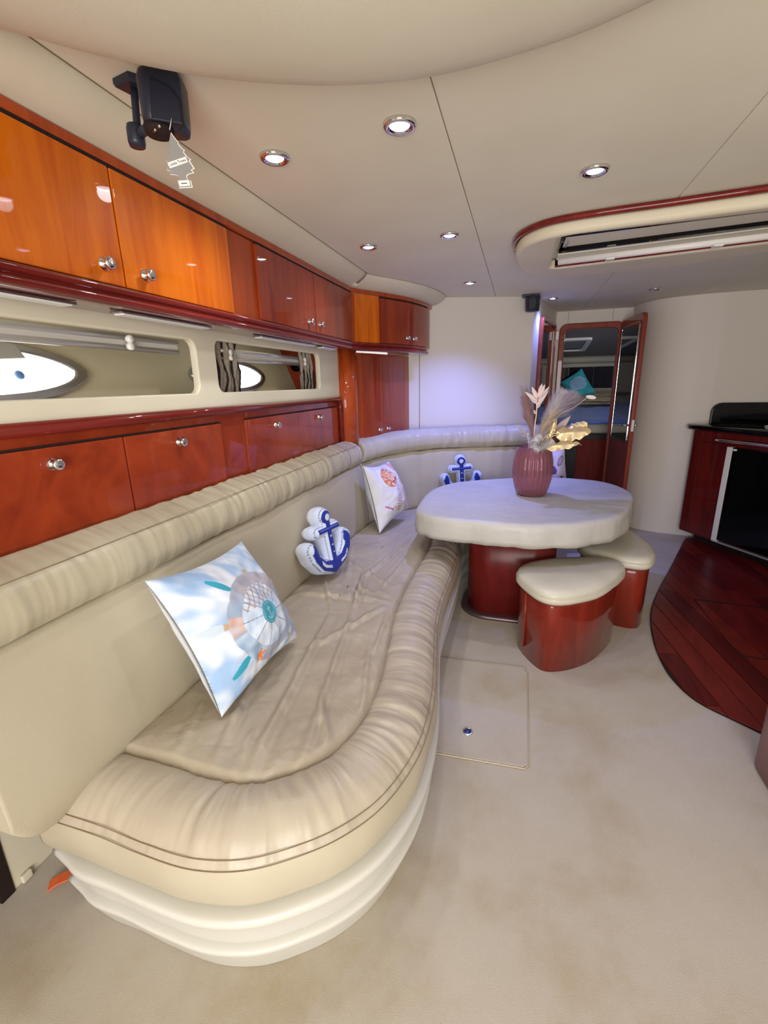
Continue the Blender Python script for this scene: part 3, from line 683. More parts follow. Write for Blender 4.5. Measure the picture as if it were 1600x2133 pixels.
def wheel(u, v):
    f = .5+.5*nz(u*5, v*5, .7)+.35*nz(u*12, v*12, 3)
    col = mixc(c3(158, 188, 226), c3(226, 232, 243), sstep(.25, .75, f))
    x, y = u-.525, v-.545; r = math.hypot(x, y); a = math.degrees(math.atan2(y, x)) % 360
    Ro, Ri = .37, .265
    # eight handles beyond the rim
    for k in range(8):
        ha = k*45+12; hx, hy = math.cos(R(ha)), math.sin(R(ha))
        d, t_ = sdseg(x, y, hx*Ro, hy*Ro, hx*.50, hy*.50)
        wd_ = .018+.012*math.sin(PI*t_)
        if d < wd_:
            col = TEAL if k in (3, 5) else (c3(196, 168, 140) if t_ < .25 else c3(198, 212, 226))
    if r < Ri: col = mixc(col, c3(214, 226, 242), .6)
    for k in range(10):
        ha = k*36+8; d, t_ = sdseg(x, y, 0, 0, math.cos(R(ha))*Ri, math.sin(R(ha))*Ri)
        if d < .004: col = c3(142, 156, 178)
    # netting across the upper part of the wheel
    if r < Ri and y < -.10:
        if abs(((x*1.0+y*.8)*16) % 1-.5) < .09 or abs(((x*1.0-y*.9)*16) % 1-.5) < .08: col = c3(176, 140, 140)
    if Ri < r < Ro:
        g_ = .5+.5*nz(x*9, y*9, 2)
        col = mixc(c3(186, 180, 190), c3(146, 170, 200), g_)
        if 178 < a < 200: col = mixc(c3(206, 200, 204), c3(214, 160, 138), .5+1.2*nz(x*18, y*18))
        if 118 < a < 174: col = mixc(c3(196, 212, 230), c3(142, 168, 200), .5+.9*nz(x*14, y*14))
        if 240 < a < 330: col = mixc(c3(190, 182, 188), c3(166, 164, 180), .5+.9*nz(x*14, y*14))
    # orange starfish on the rim
    sx_, sy_ = x+.20, y-.265; rs = math.hypot(sx_, sy_); sa = math.atan2(sy_, sx_)
    if rs < .034+.020*math.cos(5*sa+.6): col = c3(238, 132, 64)
    if r < .098:
        col = c3(66, 158, 184)
        if .078 < r < .084: col = c3(130, 196, 210)
        if (abs(x) < .008 and abs(y) < .05) or (abs(y+.03) < .007 and abs(x) < .025) or (abs(math.hypot(x, y-.012)-.042) < .007 and y > .02): col = c3(140, 200, 214)
    return col
pillow('scatter_pillow', 'white and pale blue square pillow printed with a ship wheel', (-.945, .905, .905), (-.975, 1.40, .845), (-.77, 1.392, .478), (-.80, .955, .458), .125, wheel, WHT, 190, bulge=.11)
def nautilus(u, v):
    col = mixc(c3(224, 222, 226), c3(208, 205, 211), .5+.5*nz(u*5, v*5))
    x, y = u-.40, v-.24; r = math.hypot(x*.95, y); a = math.atan2(y, x)
    rad = .19+.035*math.sin(a*1.0+.6)
    if r < rad:
        s_ = (r/rad)
        ph = (math.log(max(r, .008))*2.2+a*1.0)
        band = .5+.5*math.sin(a*9+3*math.sin(r*30))
        col = mixc(c3(240, 214, 190), c3(216, 132, 92), sstep(.35, .8, band))
        if x < -.02 and r > .07: col = mixc(col, c3(206, 92, 52), .45)
        if abs(math.sin(ph)) < .22: col = c3(168, 84, 58)
        if s_ > .93: col = c3(196, 120, 92)
    x2, y2 = u-.80, v-.10
    if math.hypot(x2, y2*.8) < .09: col = mixc(c3(206, 140, 140), c3(230, 180, 170), .5+.5*math.sin(x2*140))
    # coral fan from the lower right
    fx, fy = u-.92, v-.98; fr = math.hypot(fx, fy); fa = math.degrees(math.atan2(-fy, -fx))
    if .10 < fr < .62 and 12 < fa < 100:
        if abs((fa/5.2+.25*math.sin(fr*24)) % 1-.5) < .13+.05*fr and nz(u*6, v*6, 8) > -.22: col = c3(206, 124, 100)
    for sx_, sy_, sr in ((.86, .42, .05), (.93, .72, .04), (.72, .50, .025)):
        dx, dy = u-sx_, v-sy_
        if math.hypot(dx, dy) < sr*(.6+.4*math.cos(5*math.atan2(dy, dx))): col = c3(222, 180, 140)
    d, _ = sdseg(u, v, .12, .70, .30, .82)
    if d < .012: col = c3(190, 110, 130)
    return col
pillow('scatter_pillow', 'white square pillow printed with an orange nautilus shell and coral', (-.985, 2.86, .875), (-.905, 3.20, .855), (-.735, 3.11, .535), (-.838, 2.715, .458), .10, nautilus, WHT, 170, bulge=.10)
def lilac(u, v):
    col = mixc(c3(214, 208, 232), c3(196, 186, 222), .5+.5*nz(u*4, v*4))
    for sx_, sy_, a_, b_, c_ in ((.45, .22, .16, .10, c3(160, 140, 190)), (.62, .45, .14, .085, c3(98, 72, 150)), (.25, .5, .12, .08, c3(150, 126, 184)), (.8, .7, .05, .13, c3(70, 60, 90)), (.4, .82, .12, .07, c3(166, 150, 190)), (.85, .3, .06, .12, c3(130, 108, 170))):
        x, y = u-sx_, v-sy_; x, y = x*.8+y*.6, -x*.6+y*.8; q = math.hypot(x/a_, y/b_)
        if q < 1: col = c_ if q > .7 or c_[0] < .2 else mixc(c_, c3(220, 206, 226), .5)
    return col
pillow('scatter_pillow', 'lilac pillow printed with purple shells behind the glass vase', (.045, 3.83, .86), (.36, 3.90, .905), (.42, 3.84, .50), (.06, 3.72, .47), .07, lilac, WHT, 100)
# ---- anchor-shaped cushions
ARC = [(-.37, .0), (-.33, -.13), (-.22, -.26), (0, -.34), (.22, -.26), (.33, -.13), (.37, .0)]
def an_out(x, y):
    d = math.hypot(x, y-.37)-.135
    d = min(d, sdseg(x, y, -.20, .19, .20, .19)[0]-.095, sdseg(x, y, 0, .3, 0, -.3)[0]-.105)
    for a, b in zip(ARC, ARC[1:]): d = min(d, sdseg(x, y, *a, *b)[0]-.115)
    return d
def an_col(x, y):
    d = an_out(x, y); NAVY = c3(34, 48, 140)
    col = c3(206, 214, 236)
    a = math.hypot(x, y-.36)
    if .045 < a < .092: col = NAVY
    if abs(y-.20) < .034 and abs(x) < .22: col = NAVY
    if abs(x) < .042 and -.3 < y < .3: col = NAVY
    da = min(sdseg(x, y, *p, *q)[0] for p, q in zip(ARC, ARC[1:]))
    wdt = .052+.035*(1-min(1, abs(x)/.36))
    if da < wdt and y < -.03: col = NAVY
    if abs(abs(x)-.34) < .06-.55*max(0, y+.03)*.6 and -.06 < y < .075 and abs(abs(x)-.34) < .075-y*.8: col = NAVY
    # white lettering-like marks on the navy bands
    if col == NAVY:
        if abs(x) < .026 and (abs(y-.10) < .011 or abs(y+.02) < .011 or abs(y+.12) < .008) and int(x*160) % 2 == 0: col = c3(225, 230, 245)
        if da < .018 and .10 < abs(x) < .28 and int((x+y)*90) % 3 != 0: col = c3(225, 230, 245)
        if abs(y-.212) < .006 and abs(x) < .19: col = c3(86, 100, 180)
    # dashed stitch line round the edge
    if -.034 < d < -.024 and int((x*1.3+y)*70) % 2 == 0: col = c3(60, 66, 120)
    return col
def anchor(name, label, org, ax, ay, size, thick):
    G = 150; x0, x1, y0, y1 = -.52, .52, -.5, .54
    idx = {}; V = []; Cs = []; F = []
    M = basis(org, ax, ay); dx = (x1-x0)/G
    D = [[an_out(x0+i*dx, y0+j*dx) for i in range(G+1)] for j in range(G+1)]
    def vert(i, j, side):
        key = (i, j, side) if D[j][i] < 0 else (i, j, 0)
        if key in idx: return idx[key]
        x, y, d = x0+i*dx, y0+j*dx, D[j][i]
        if d >= 0:
            for _ in range(4):
                d = an_out(x, y); e = .002; gx, gy = (an_out(x+e, y)-d)/e, (an_out(x, y+e)-d)/e; g2 = gx*gx+gy*gy+1e-9; x -= d*gx/g2; y -= d*gy/g2
            h = 0
        else:
            q = min(1, -d/.115); h = thick*math.sqrt(max(0, 1-(1-q)**2))
        p = M @ Vector((x*size, y*size, h*side)); idx[key] = len(V); V.append(p); Cs.append(an_col(x, y) if side > 0 else c3(226, 230, 244)); return idx[key]
    for side in (1, -1):
        for j in range(G):
            for i in range(G):
                cs = [(i, j), (i+1, j), (i+1, j+1), (i, j+1)]
                if any(D[b][a] < 0 for a, b in cs):
                    f = [vert(a, b, side) for a, b in cs]
                    if len(set(f)) == 4: F.append(tuple(f) if side > 0 else tuple(f[::-1]))
    me = mesh(V, F); setcol(me, Cs); o = put(name, me, M_plush, None, True); tag(o, label, 'cushion', 'anchor cushions'); return o
anchor('anchor_cushion', 'white and navy anchor-shaped cushion leaning on the sofa back beside the wheel pillow', (-.92, 2.015, .632), (.24, .90, .02), (-.22, -.22, .9), .37, .06)
anchor('anchor_cushion', 'white and navy anchor-shaped cushion behind the dining table', (-.43, 3.665, .665), (.93, .36, .05), (.02, .10, .99), .36, .05)
# ================================================================== CEILING FITTINGS
def downlight(x, y, kind, label, pw):
    t = thing('downlight', label, 'light', (x, y, 2.05), 'recessed ceiling spotlights')
    lathe('bezel', [(.026, 2.046), (.028, 2.041), (.036, 2.038), (.042, 2.041), (.044, 2.0495), (.024, 2.0495)], M_chrome, (x, y, 0), (0, 0, 1), 28, t)
    lathe('lens', [(0, 2.040), (.015, 2.0405), (.0255, 2.044), (.0255, 2.049), (0, 2.049)], {'w': M_led_w, 'b': M_led_b, 'o': M_led_off}[kind], (x, y, 0), (0, 0, 1), 20, t)
    if kind != 'o':
        l = bpy.data.lights.new('spot', 'SPOT'); l.spot_size = R(155 if kind == 'w' else 115); l.spot_blend = .9; l.shadow_soft_size = .025
        l.energy = pw; l.color = (.93, .96, 1) if kind == 'w' else (.22, .28, 1)
        o = bpy.data.objects.new('lamp', l); COL.objects.link(o); o.parent = t; o.location = (0, 0, -.02)
for x, y, k, lb in ((-.73, 1.42, 'w', 'lit chrome ceiling spotlight nearest the speaker with the air freshener'), (-.34, 1.37, 'w', 'lit chrome ceiling spotlight beside the long ceiling seam, nearest the soffit'), (.19, 1.83, 'b', 'lit ceiling spotlight just in front of the skylight surround'), (-.75, 2.37, 'w', 'lit ceiling spotlight above the curtained window cabinet doors'), (-.35, 2.33, 'w', 'lit ceiling spotlight in the middle of the left ceiling panel'), (-.37, 3.41, 'b', 'small lit ceiling spotlight farthest along the left ceiling panel'), (.21, 4.28, 'b', 'blue-glowing ceiling spotlight beside the small far speaker'), (.93, 4.18, 'o', 'unlit ceiling spotlight near the doorway to the forward cabin')):
    downlight(x, y, k, lb, (13 if y < 2 else 8) if k == 'w' else (16 if y < 2 else 92 if y < 4 else 24))
# ---- skylight surround
SK = [(-.06, 2.62), (-.055, 2.48), (-.015, 2.36), (.09, 2.265), (.28, 2.225), (.5, 2.205), (.8, 2.17), (1.1, 2.14), (1.4, 2.15), (1.58, 2.25), (1.60, 2.45), (1.5, 2.68), (1.30, 2.83), (1.08, 2.94), (.8, 3.05), (.5, 3.12), (.22, 3.11), (.05, 3.03), (-.03, 2.88)]
SKs = [(p.x, p.y) for p in resample(catmull([Vector(p) for p in SK], 10, True), 180, True)]
sk = thing('skylight_surround', 'padded beige skylight surround with cherry rim and rolled white blind in the ceiling', 'skylight', (.6, 2.6, 2.05))
_n = normals2([Vector(p) for p in SKs], True)
tube('wood_rim', [Vector((p[0]+q.x*.004, p[1]+q.y*.004, 2.037)) for p, q in zip(SKs, _n)]+[Vector((SKs[0][0]+_n[0].x*.004, SKs[0][1]+_n[0].y*.004, 2.037))], .013, M_rail, sk, 12)
OPN = rrect(0, 0, 1, 1, .06, 5)
def opn(x, y):   # unit square to the slightly tapering opening
    a = Vector((.125, 2.285)).lerp(Vector((1.36, 2.21)), x); b = Vector((.115, 2.885)).lerp(Vector((1.30, 2.68)), x); q = a.lerp(b, y); return (q.x, q.y)
hole = [opn(x, y) for x, y in OPN]
flatshape('padded_ring', [SKs, hole], .052, M_cove, Matrix.Translation((0, 0, 2.006)), sk, .020, 4, True)
flatshape('recess_lining', [[(p[0], p[1]) for p in hole]], .004, M_ceil, Matrix.Translation((0, 0, 2.030)), sk)
def strip(nm, y, z0, z1, w_, m, x0=.02, x1=.98):
    a, b = opn(x0, y), opn(x1, y)
    V, F = [], []
    for p in (a, b):
        for q in ((-w_/2, z0), (w_/2, z0), (w_/2, z1), (-w_/2, z1)): V.append((p[0], p[1]+q[0], q[1]))
    F = [(0, 1, 2, 3)[::-1], (4, 5, 6, 7), (0, 1, 5, 4), (1, 2, 6, 5), (2, 3, 7, 6), (3, 0, 4, 7)]
    return put(nm, mesh(V, F), m, sk)
strip('gasket', .27, 2.020, 2.029, .022, M_blackg); strip('gasket', .66, 2.012, 2.029, .045, M_blackg); strip('gasket', .99, 1.990, 2.043, .012, M_blackg)
for x in (.015,):
    a, b = opn(x, .06), opn(x, .70); tube('gasket', [(a[0]+.01, a[1], 2.03), (b[0]+.01, b[1], 2.03)], .012, M_blackg, sk, 8)
    a, b = opn(.045, .06), opn(.045, .68); tube('side_track', [(a[0], a[1], 2.03), (b[0], b[1], 2.03)], .007, M_white, sk, 8)
strip('blind_ledge', .80, 2.008, 2.026, .10, M_ceil)
bl = thing('roller_blind', 'rolled white blind with two clips across the ceiling skylight', 'blind', (.7, 2.74, 2.0))
a, b = opn(.03, .90), opn(.96, .90)
tube('blind_roll', [(a[0], a[1], 2.0), (b[0], b[1], 2.0)], .016, M_white, bl, 16)
for f_ in (.22, .62):
    p = Vector(a).lerp(Vector(b), f_); box('clip', (p.x-.02, p.y-.024, 1.978), (p.x+.02, p.y+.02, 1.988), M_white, bl, .003)
strip('red_edge', .965, 1.984, 1.992, .008, M_red)
# ---- speaker with bracket near the camera
sp = thing('speaker', 'black bookshelf speaker on a swivel bracket hanging from the ceiling', 'speaker', (-.80, 1.0, 2.05))
pl = [(-.885, .995), (-.835, .985), (-.80, 1.03), (-.835, 1.065), (-.87, 1.05)]
prism('mount_plate', pl, [(-.004, 2.034), (0, 2.040), (0, 2.0495)], M_black, sp, False)
tube('bracket_arm', [(-.850, 1.02, 2.04), (-.848, 1.012, 2.02), (-.838, .995, 1.955), (-.832, .99, 1.935)], .008, M_black, sp, 10)
tube('bracket_arm', [(-.838, .99, 1.937), (-.79, .985, 1.945)], .010, M_black, sp, 10)
lathe('pivot', [(0, -.02), (.016, -.02), (.018, -.012), (.018, .012), (.016, .02), (0, .02)], M_black, (-.843, .993, 1.937), (0, 0, 1), 16, sp)
# body: rounded back, flat grille side, tapering down
bd = [(-.806, .995), (-.800, .968), (-.772, .957), (-.728, .990), (-.722, 1.003), (-.738, 1.045), (-.762, 1.055), (-.798, 1.025)]
bds = [(p.x, p.y) for p in resample(catmull([Vector(p) for p in bd], 6, True), 60, True)]
bod = prism('cabinet', bds, [(-.010, 1.938), (-.003, 1.942), (0, 1.955), (.002, 2.022), (-.002, 2.034), (-.010, 2.038)], M_black, sp)
M_grille = mat('speaker_grille', rgb(16, 15, 34), .5)
GM = basis((-.748, .967, 1.966), (.78, .60, 0), (0, 0, 1))
flatshape('grille', [[(-.022, -.030), (.038, -.030), (.038, .012), (.022, .034), (-.016, .046)]], .014, M_grille, GM, sp, .003, 2)
lathe('lower_cap', [(0, 0), (.026, 0), (.03, .006), (.03, .016), (0, .016)], M_gap, (-.775, .985, 1.925), (0, 0, 1), 20, sp)
tube('terminal', [(-.775, .968, 1.926), (-.765, .962, 1.926)], .003, M_chrome, sp, 8)
tube('terminal', [(-.758, .962, 1.928), (-.750, .958, 1.928)], .003, M_chrome, sp, 8)
# ---- tree-shaped air freshener
TR = [(0, .062), (.008, .045), (.012, .040), (.010, .036), (.017, .024), (.022, .020), (.018, .016), (.024, .004), (.031, -.002), (.027, -.006), (.032, -.018), (.034, -.024), (.026, -.027), (.030, -.034), (.018, -.036), (.010, -.040), (.010, -.050), (.017, -.051), (.017, -.068), (-.017, -.068), (-.017, -.051), (-.010, -.050), (-.010, -.040), (-.018, -.036), (-.030, -.034), (-.026, -.027), (-.034, -.024), (-.032, -.018), (-.027, -.006), (-.031, -.002), (-.024, .004), (-.018, .016), (-.022, .020), (-.017, .024), (-.010, .036), (-.012, .040), (-.008, .045)]
rollv = Vector((.80, .58, .16))
FM = basis((-.715, .955, 1.862), rollv, (-.12, 0, 1))
af = thing('air_freshener', 'grey tree-shaped card air freshener hanging under the speaker', 'air freshener', (-.715, .955, 1.862))
M_card = mat('grey_card', rgb(142, 138, 134), .7); M_cardw = mat('white_card', rgb(236, 232, 226), .7); M_ink = mat('dark_ink', rgb(60, 56, 60), .7)
K = .76
flatshape('card_back', [[(x*K*1.07+.0012, y*K*1.03) for x, y in TR]], .0010, M_cardw, FM, af)
flatshape('card', [[(x*K, y*K) for x, y in TR]], .0010, M_card, FM @ Matrix.Translation((0, 0, .0011)), af)
BN = FM @ Matrix.Scale(.8, 4) @ Matrix.Translation((-.002, -.008, .0022)) @ Matrix.Rotation(R(14), 4, 'Z')
flatshape('name_band', [rrect(-.025, -.0065, .025, .0065, .001)], .0006, M_cardw, BN, af)
textmesh('lettering', 'Little Trees', .0092, M_ink, BN @ Matrix.Translation((0, 0, .0006)), af)
flatshape('scent_label', [rrect(-.0145, -.066, .0145, -.052, .0008)], .0006, M_cardw, FM @ Matrix.Scale(.76, 4) @ Matrix.Translation((0, 0, .00235)), af)
flatshape('scent_mark', [rrect(-.008, -.0605, .008, -.0585, .0003)], .0004, M_ink, FM @ Matrix.Scale(.76, 4) @ Matrix.Translation((0, 0, .0030)), af)
tube('string', [FM @ Vector((0, .053, .001)), Vector((-.725, .965, 1.94))], .0008, M_cardw, af, 5)
# ---- small speaker on the far wall corner
s2 = thing('speaker', 'small black speaker at the top of the far wall corner', 'speaker', (.05, 4.1, 2.0))
box('mount_plate', (-.03, 4.02, 2.036), (.10, 4.12, 2.0495), M_black, s2, .004)
bd2 = [(.005, 4.09), (.005, 4.035), (.045, 4.01), (.095, 4.035), (.10, 4.10), (.05, 4.12)]
prism('cabinet', [(p.x, p.y) for p in resample(catmull([Vector(p) for p in bd2], 5, True), 40, True)], [(-.006, 1.928), (0, 1.935), (.006, 2.03), (.004, 2.037)], M_black, s2)
box('grille', (.022, 4.004, 1.945), (.078, 4.02, 2.015), M_grille, s2, .004)
# ================================================================== PORTHOLES, BLINDS, CURTAINS
HN = Vector((-.15, 0, .38)).normalized()
def hull(y, z): return Vector((-1.35-.15*(z-1.30)/.38, y, z))
def lens(hl, hh, n=40, pw=1.55):
    out = []
    for k in range(n):
        a = 2*PI*k/n; c_, s_ = math.cos(a), math.sin(a)
        out.append((hl*c_, hh*math.copysign(abs(s_)**1.12, s_)))
    return out
def porthole(y, z, hl, hh, label):
    t = thing('porthole', label, 'porthole', hull(y, z), 'hull portholes')
    M = basis(hull(y, z)+Vector((.93, 0, .367))*.012, (0, 1, 0), HN)
    flatshape('frame', [lens(hl, hh), lens(hl*.86, hh*.70)], .026, M_steel, M, t, .007, 2, True)
    flatshape('pane', [lens(hl*.88, hh*.73)], .004, M_pane, M @ Matrix.Translation((0, 0, -.004)), t)
    return M, t
M1, p1 = porthole(.90, 1.452, .355, .098, 'pointed oval porthole full of daylight in the near side window')
o = flatshape('sunshade_flap', [[(-.24, .086), (.145, .078), (.158, .036), (.06, .028), (-.24, .032)]], .006, mat('grey_cloth', rgb(176, 172, 164), .8), M1 @ Matrix.Translation((0, 0, .018)), None, .002)
tag(o, 'grey sunshade flap over the top of the near porthole', 'sunshade')
o = lathe('suction_cup', [(0, 0), (.014, 0), (.012, .005), (.004, .009), (0, .009)], mat('blue_rubber', rgb(90, 128, 178), .4), M1 @ Vector((.13, -.008, .0)), (.93, 0, .367), 16); tag(o, 'tiny blue suction cup on the near porthole pane', 'suction cup')
porthole(2.08, 1.452, .31, .092, 'pointed oval porthole half behind the curtain of the small window')
M_alu = mat('satin_aluminium', rgb(206, 204, 200), .3, metal=.6)
def blind(y0, y1, z, m, label, knobs):
    t = thing('window_blind', label, 'blind', (-1.225, (y0+y1)/2, z), 'raised blinds in the side windows')
    tube('head_rail', [(-1.225, y0, z+.028), (-1.225, y1, z+.028)], .010, m, t, 12)
    box('folded_shade', (-1.235, y0, z+.002), (-1.222, y1, z+.026), mat('blind_cloth', rgb(196, 192, 184), .6), t, .003)
    tube('bottom_rail', [(-1.225, y0, z-.004), (-1.225, y1, z-.004)], .009, m, t, 12)
    for k in knobs:
        for dz in (.022, .0): lathe('end_cap', [(0, 0), (.010, 0), (.012, .006), (.012, .014), (.009, .018), (0, .018)], M_white, (-1.214, k, z+dz), (1, 0, 0), 14, t)
blind(.30, 1.50, 1.535, M_alu, 'raised pale blind across the top of the near side window', (1.26,))
blind(1.76, 2.60, 1.525, mat('silver_rail', rgb(214, 214, 216), .2, metal=.8), 'raised silver blind across the top of the small curtained window', (1.80, 2.53))
def curtain(y0, y1, label, n=4):
    V = []; F = []; Cs = []; NY, NZ = 60, 30
    for j in range(NZ+1):
        z = 1.372+.215*j/NZ
        for i in range(NY+1):
            s_ = i/NY; y = y0+(y1-y0)*s_+.006*math.sin(j*.35+s_*9)+.010*math.sin(PI*j/NZ)
            x = -1.212+.011*math.sin(s_*2*PI*n+.6*math.sin(j*.2))+.003*nz(s_*20, j*.4)
            V.append((x, y, z)); st_ = (s_*n+.12) % 1
            Cs.append(c3(26, 24, 24) if st_ < .18 else mixc(c3(156, 144, 128), c3(132, 120, 108), .5+.9*nz(s_*30, j*.5)))
    for j in range(NZ):
        for i in range(NY): a = j*(NY+1)+i; F.append((a, a+1, a+NY+2, a+NY+1))
    me = mesh(V, F); setcol(me, Cs); o = put('curtain', me, M_print, None, True)
    md = o.modifiers.new('solid', 'SOLIDIFY'); md.thickness = .004
    tag(o, label, 'curtain', 'curtains of the small side window')
curtain(1.655, 1.86, 'gathered taupe curtain with dark stripes at the near end of the small window')
curtain(2.47, 2.64, 'gathered taupe curtain with dark stripes at the far end of the small window')
t = thing('control_panel', 'small grey control panel on the cherry panel inside the window recess', 'control panel', (-1.30, 2.745, 1.41))
box('bezel', (-1.345, 2.738, 1.378), (-1.26, 2.7495, 1.45), M_alu, t, .003); box('screen', (-1.33, 2.736, 1.388), (-1.275, 2.7385, 1.44), mat('screen_grey', rgb(110, 120, 138), .2), t, .001)
o = lathe('cup_vent', [(0, 0), (.04, 0), (.042, .006), (.03, .012), (0, .012)], M_blackg, (-1.37, 2.7495, 1.53), (0, -1, 0), 24); tag(o, 'round black vent on the cherry panel inside the window recess', 'vent')
# ---- closet door with mirror
cd = Vector((.215, .95, 0)).normalized(); c0 = Vector((.085, 4.2, 0))
CM = basis(c0+Vector((cd.y, -cd.x, 0))*.004, cd, (0, 0, 1))
nC = Vector((cd.y, -cd.x, 0))
CM = Matrix(((cd.x, 0, nC.x, c0.x), (cd.y, 0, nC.y, c0.y), (0, 1, 0, 0), (0, 0, 0, 1)))
t = thing('closet_door', 'narrow closet door with a full-height mirror in a cherry frame beside the doorway', 'door', (.15, 4.5, .1))
flatshape('frame', [rrect(.16, .10, .83, 1.935, .06), rrect(.20, .14, .79, 1.895, .045)], .03, M_frame, CM @ Matrix.Translation((0, 0, .018)), t, .006, 2, True)
flatshape('mirror', [rrect(.195, .135, .795, 1.90, .045)], .008, M_mirror, CM @ Matrix.Translation((0, 0, .012)), t)
box('hinge', (0, 0, 0), (.03, .012, .075), M_white, t, .003, rot=Matrix.Translation(CM @ Vector((.82, 1.78, .03))), pivot=(0, 0, 0))
# ================================================================== OPEN DOOR TO THE FORWARD CABIN
dd = Vector((.06, -.56, 0)).normalized(); dn = Vector((-dd.y, dd.x, 0))*-1   # dn looks to port
if dn.x > 0: dn = -dn
DM = Matrix(((dd.x, 0, dn.x, .905), (dd.y, 0, dn.y, 5.10), (0, 1, 0, 0), (0, 0, 0, 1)))
dr = thing('cabin_door', 'open cherry door with a mirror inset and chrome lever swung back from the forward cabin', 'door', (.93, 4.8, .06))
leaf = flatshape('door_leaf', [rrect(0, .06, .57, 1.935, .05)], .036, M_frame, DM, dr, .006, 2, True)
flatshape('door_mirror', [rrect(.05, .85, .50, 1.86, .02)], .006, M_mirror, DM @ Matrix.Translation((0, 0, .018)), dr, .001)
flatshape('mirror_trim', [rrect(.042, .842, .508, 1.868, .025), rrect(.052, .852, .498, 1.858, .02)], .010, M_chrome, DM @ Matrix.Translation((0, 0, .019)), dr, .002, 1)
box('strike_plate', (-.010, -.002, -.05), (.010, .003, .05), M_white, dr, .001, rot=DM @ Matrix.Translation((.571, 1.0, 0)) @ Matrix.Rotation(R(-90), 4, 'X') @ Matrix.Rotation(R(90), 4, 'Z'), pivot=(0, 0, 0))
for s_ in (1, -1):
    p = DM @ Vector((.525, 1.0, .018*s_)); q = p+dn*s_*.045
    tube('lever', [p, q, q-dd*.02, q-dd*.095-Vector((0, 0, .004))], .0075, M_chrome, dr, 10)
# ================================================================== FORWARD CABIN
bed = thing('bed', 'raised berth with a rumpled blue bedspread seen through the doorway', 'bed', (.5, 6.4, 0))
box('berth_base', (-.75, 5.72, 0), (1.95, 7.45, .80), mat('berth_black', rgb(22, 16, 16), .5), bed, .01)
M_lock = wood('berth_locker', rgb(110, 28, 22), rgb(84, 18, 16), (8, 8, 1.5))
lk = box('locker_door', (.66, 5.705, .12), (.97, 5.722, .74), M_lock, bed, .004)
lathe('knob', [(0, 0), (.013, 0), (.006, .006), (.012, .014), (.012, .018), (0, .022)], M_chrome, (.70, 5.705, .68), (0, -1, 0), 14, lk)
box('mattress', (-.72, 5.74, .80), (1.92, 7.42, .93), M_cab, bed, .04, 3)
V = []; F = []; NX, NY = 70, 60
for j in range(NY+1):
    for i in range(NX+1):
        x = -.76+2.72*i/NX; y = 5.70+1.75*j/NY; e = min(1, j/4)
        V.append((x, y, (.945+.13*(j/NY)-(.02*(1-e) if j < 4 else 0)) + .014*nz(x*6, y*6, 1)+.007*nz(x*17+nz(x*5, y*5)*2, y*14, 3)))
for j in range(NY):
    for i in range(NX): a = j*(NX+1)+i; F.append((a, a+1, a+NX+2, a+NX+1))
sp_ = put('bedspread', mesh(V, F), mat('blue_bedspread', rgb(64, 104, 196), .7, sheen=.3), bed, True)
md = sp_.modifiers.new('solid', 'SOLIDIFY'); md.thickness = .012
def tealf(u, v):
    col = mixc(c3(74, 186, 196), c3(52, 156, 176), .5+.9*nz(u*3, v*12))
    x, y = u-.56, v-.46; r = math.hypot(x*1.05, y*1.25)
    if r < .33: col = mixc(c3(150, 184, 214), c3(120, 164, 204), .5+.5*math.sin(math.atan2(y, x+.1)*14))
    if .32 < r < .34: col = c3(196, 214, 226)
    if u < .16 and abs((u*22) % 1-.5) < .2: col = c3(44, 132, 156)
    return col
pillow('scatter_pillow', 'teal pillow printed with a pale blue shell on the blue bed', (.53, 7.16, 1.375), (.80, 7.18, 1.555), (1.01, 7.12, 1.22), (.69, 7.08, 1.145), .07, tealf, c3(60, 160, 176), 100)
M_sham = vcol('sham_cloth', fold=.35, fscale=12)
def shamf(u, v):
    e = min(u, 1-u, v, 1-v)
    if .07 < e+.015*nz(u*9, v*9, 4) < .13: return c3(24, 20, 20)
    return mixc(c3(168, 154, 128), c3(140, 126, 104), .5+.9*nz(u*8, v*8, 2))
pillow('pillow_sham', 'taupe pillow sham with black ruffle lying under the teal pillow', (.50, 7.38, 1.19), (1.42, 7.38, 1.22), (1.42, 7.06, 1.13), (.50, 7.06, 1.13), .06, shamf, c3(150, 136, 112), 80, 'shams on the berth', M_sham)
pillow('pillow_sham', 'taupe pillow sham with dark ruffle at the front edge of the bed pillows', (.50, 7.05, 1.17), (1.32, 7.05, 1.16), (1.36, 6.92, 1.075), (.48, 6.92, 1.075), .05, shamf, c3(150, 136, 112), 80, 'shams on the berth', M_sham)
pillow('pillow_sham', 'plain taupe pillow leaning on the wall behind the teal pillow', (.45, 7.44, 1.26), (1.55, 7.44, 1.26), (1.55, 7.32, 1.04), (.45, 7.32, 1.04), .05, lambda u, v: c3(188, 178, 156), c3(180, 170, 150), 40, 'shams on the berth', M_sham)
EM = basis((0, 7.49, 0), (1, 0, 0), (0, 0, 1))
M_dkglass = mat('dark_mirror_glass', rgb(26, 24, 40), .03, metal=.6, spec=.8)
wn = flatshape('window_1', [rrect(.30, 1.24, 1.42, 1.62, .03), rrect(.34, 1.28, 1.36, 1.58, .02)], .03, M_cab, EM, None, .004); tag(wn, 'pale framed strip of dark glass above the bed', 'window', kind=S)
for a, b in ((.345, .60), (.605, 1.0), (1.005, 1.355)): flatshape('pane', [rrect(a, 1.282, b, 1.578, .012)], .006, M_dkglass, EM, wn)
wn = flatshape('window_2', [rrect(1.46, 1.24, 2.25, 1.62, .03), rrect(1.50, 1.28, 2.2, 1.58, .02)], .03, M_cab, EM, None, .004); tag(wn, 'second framed strip of dark glass beside the bed', 'window', kind=S)
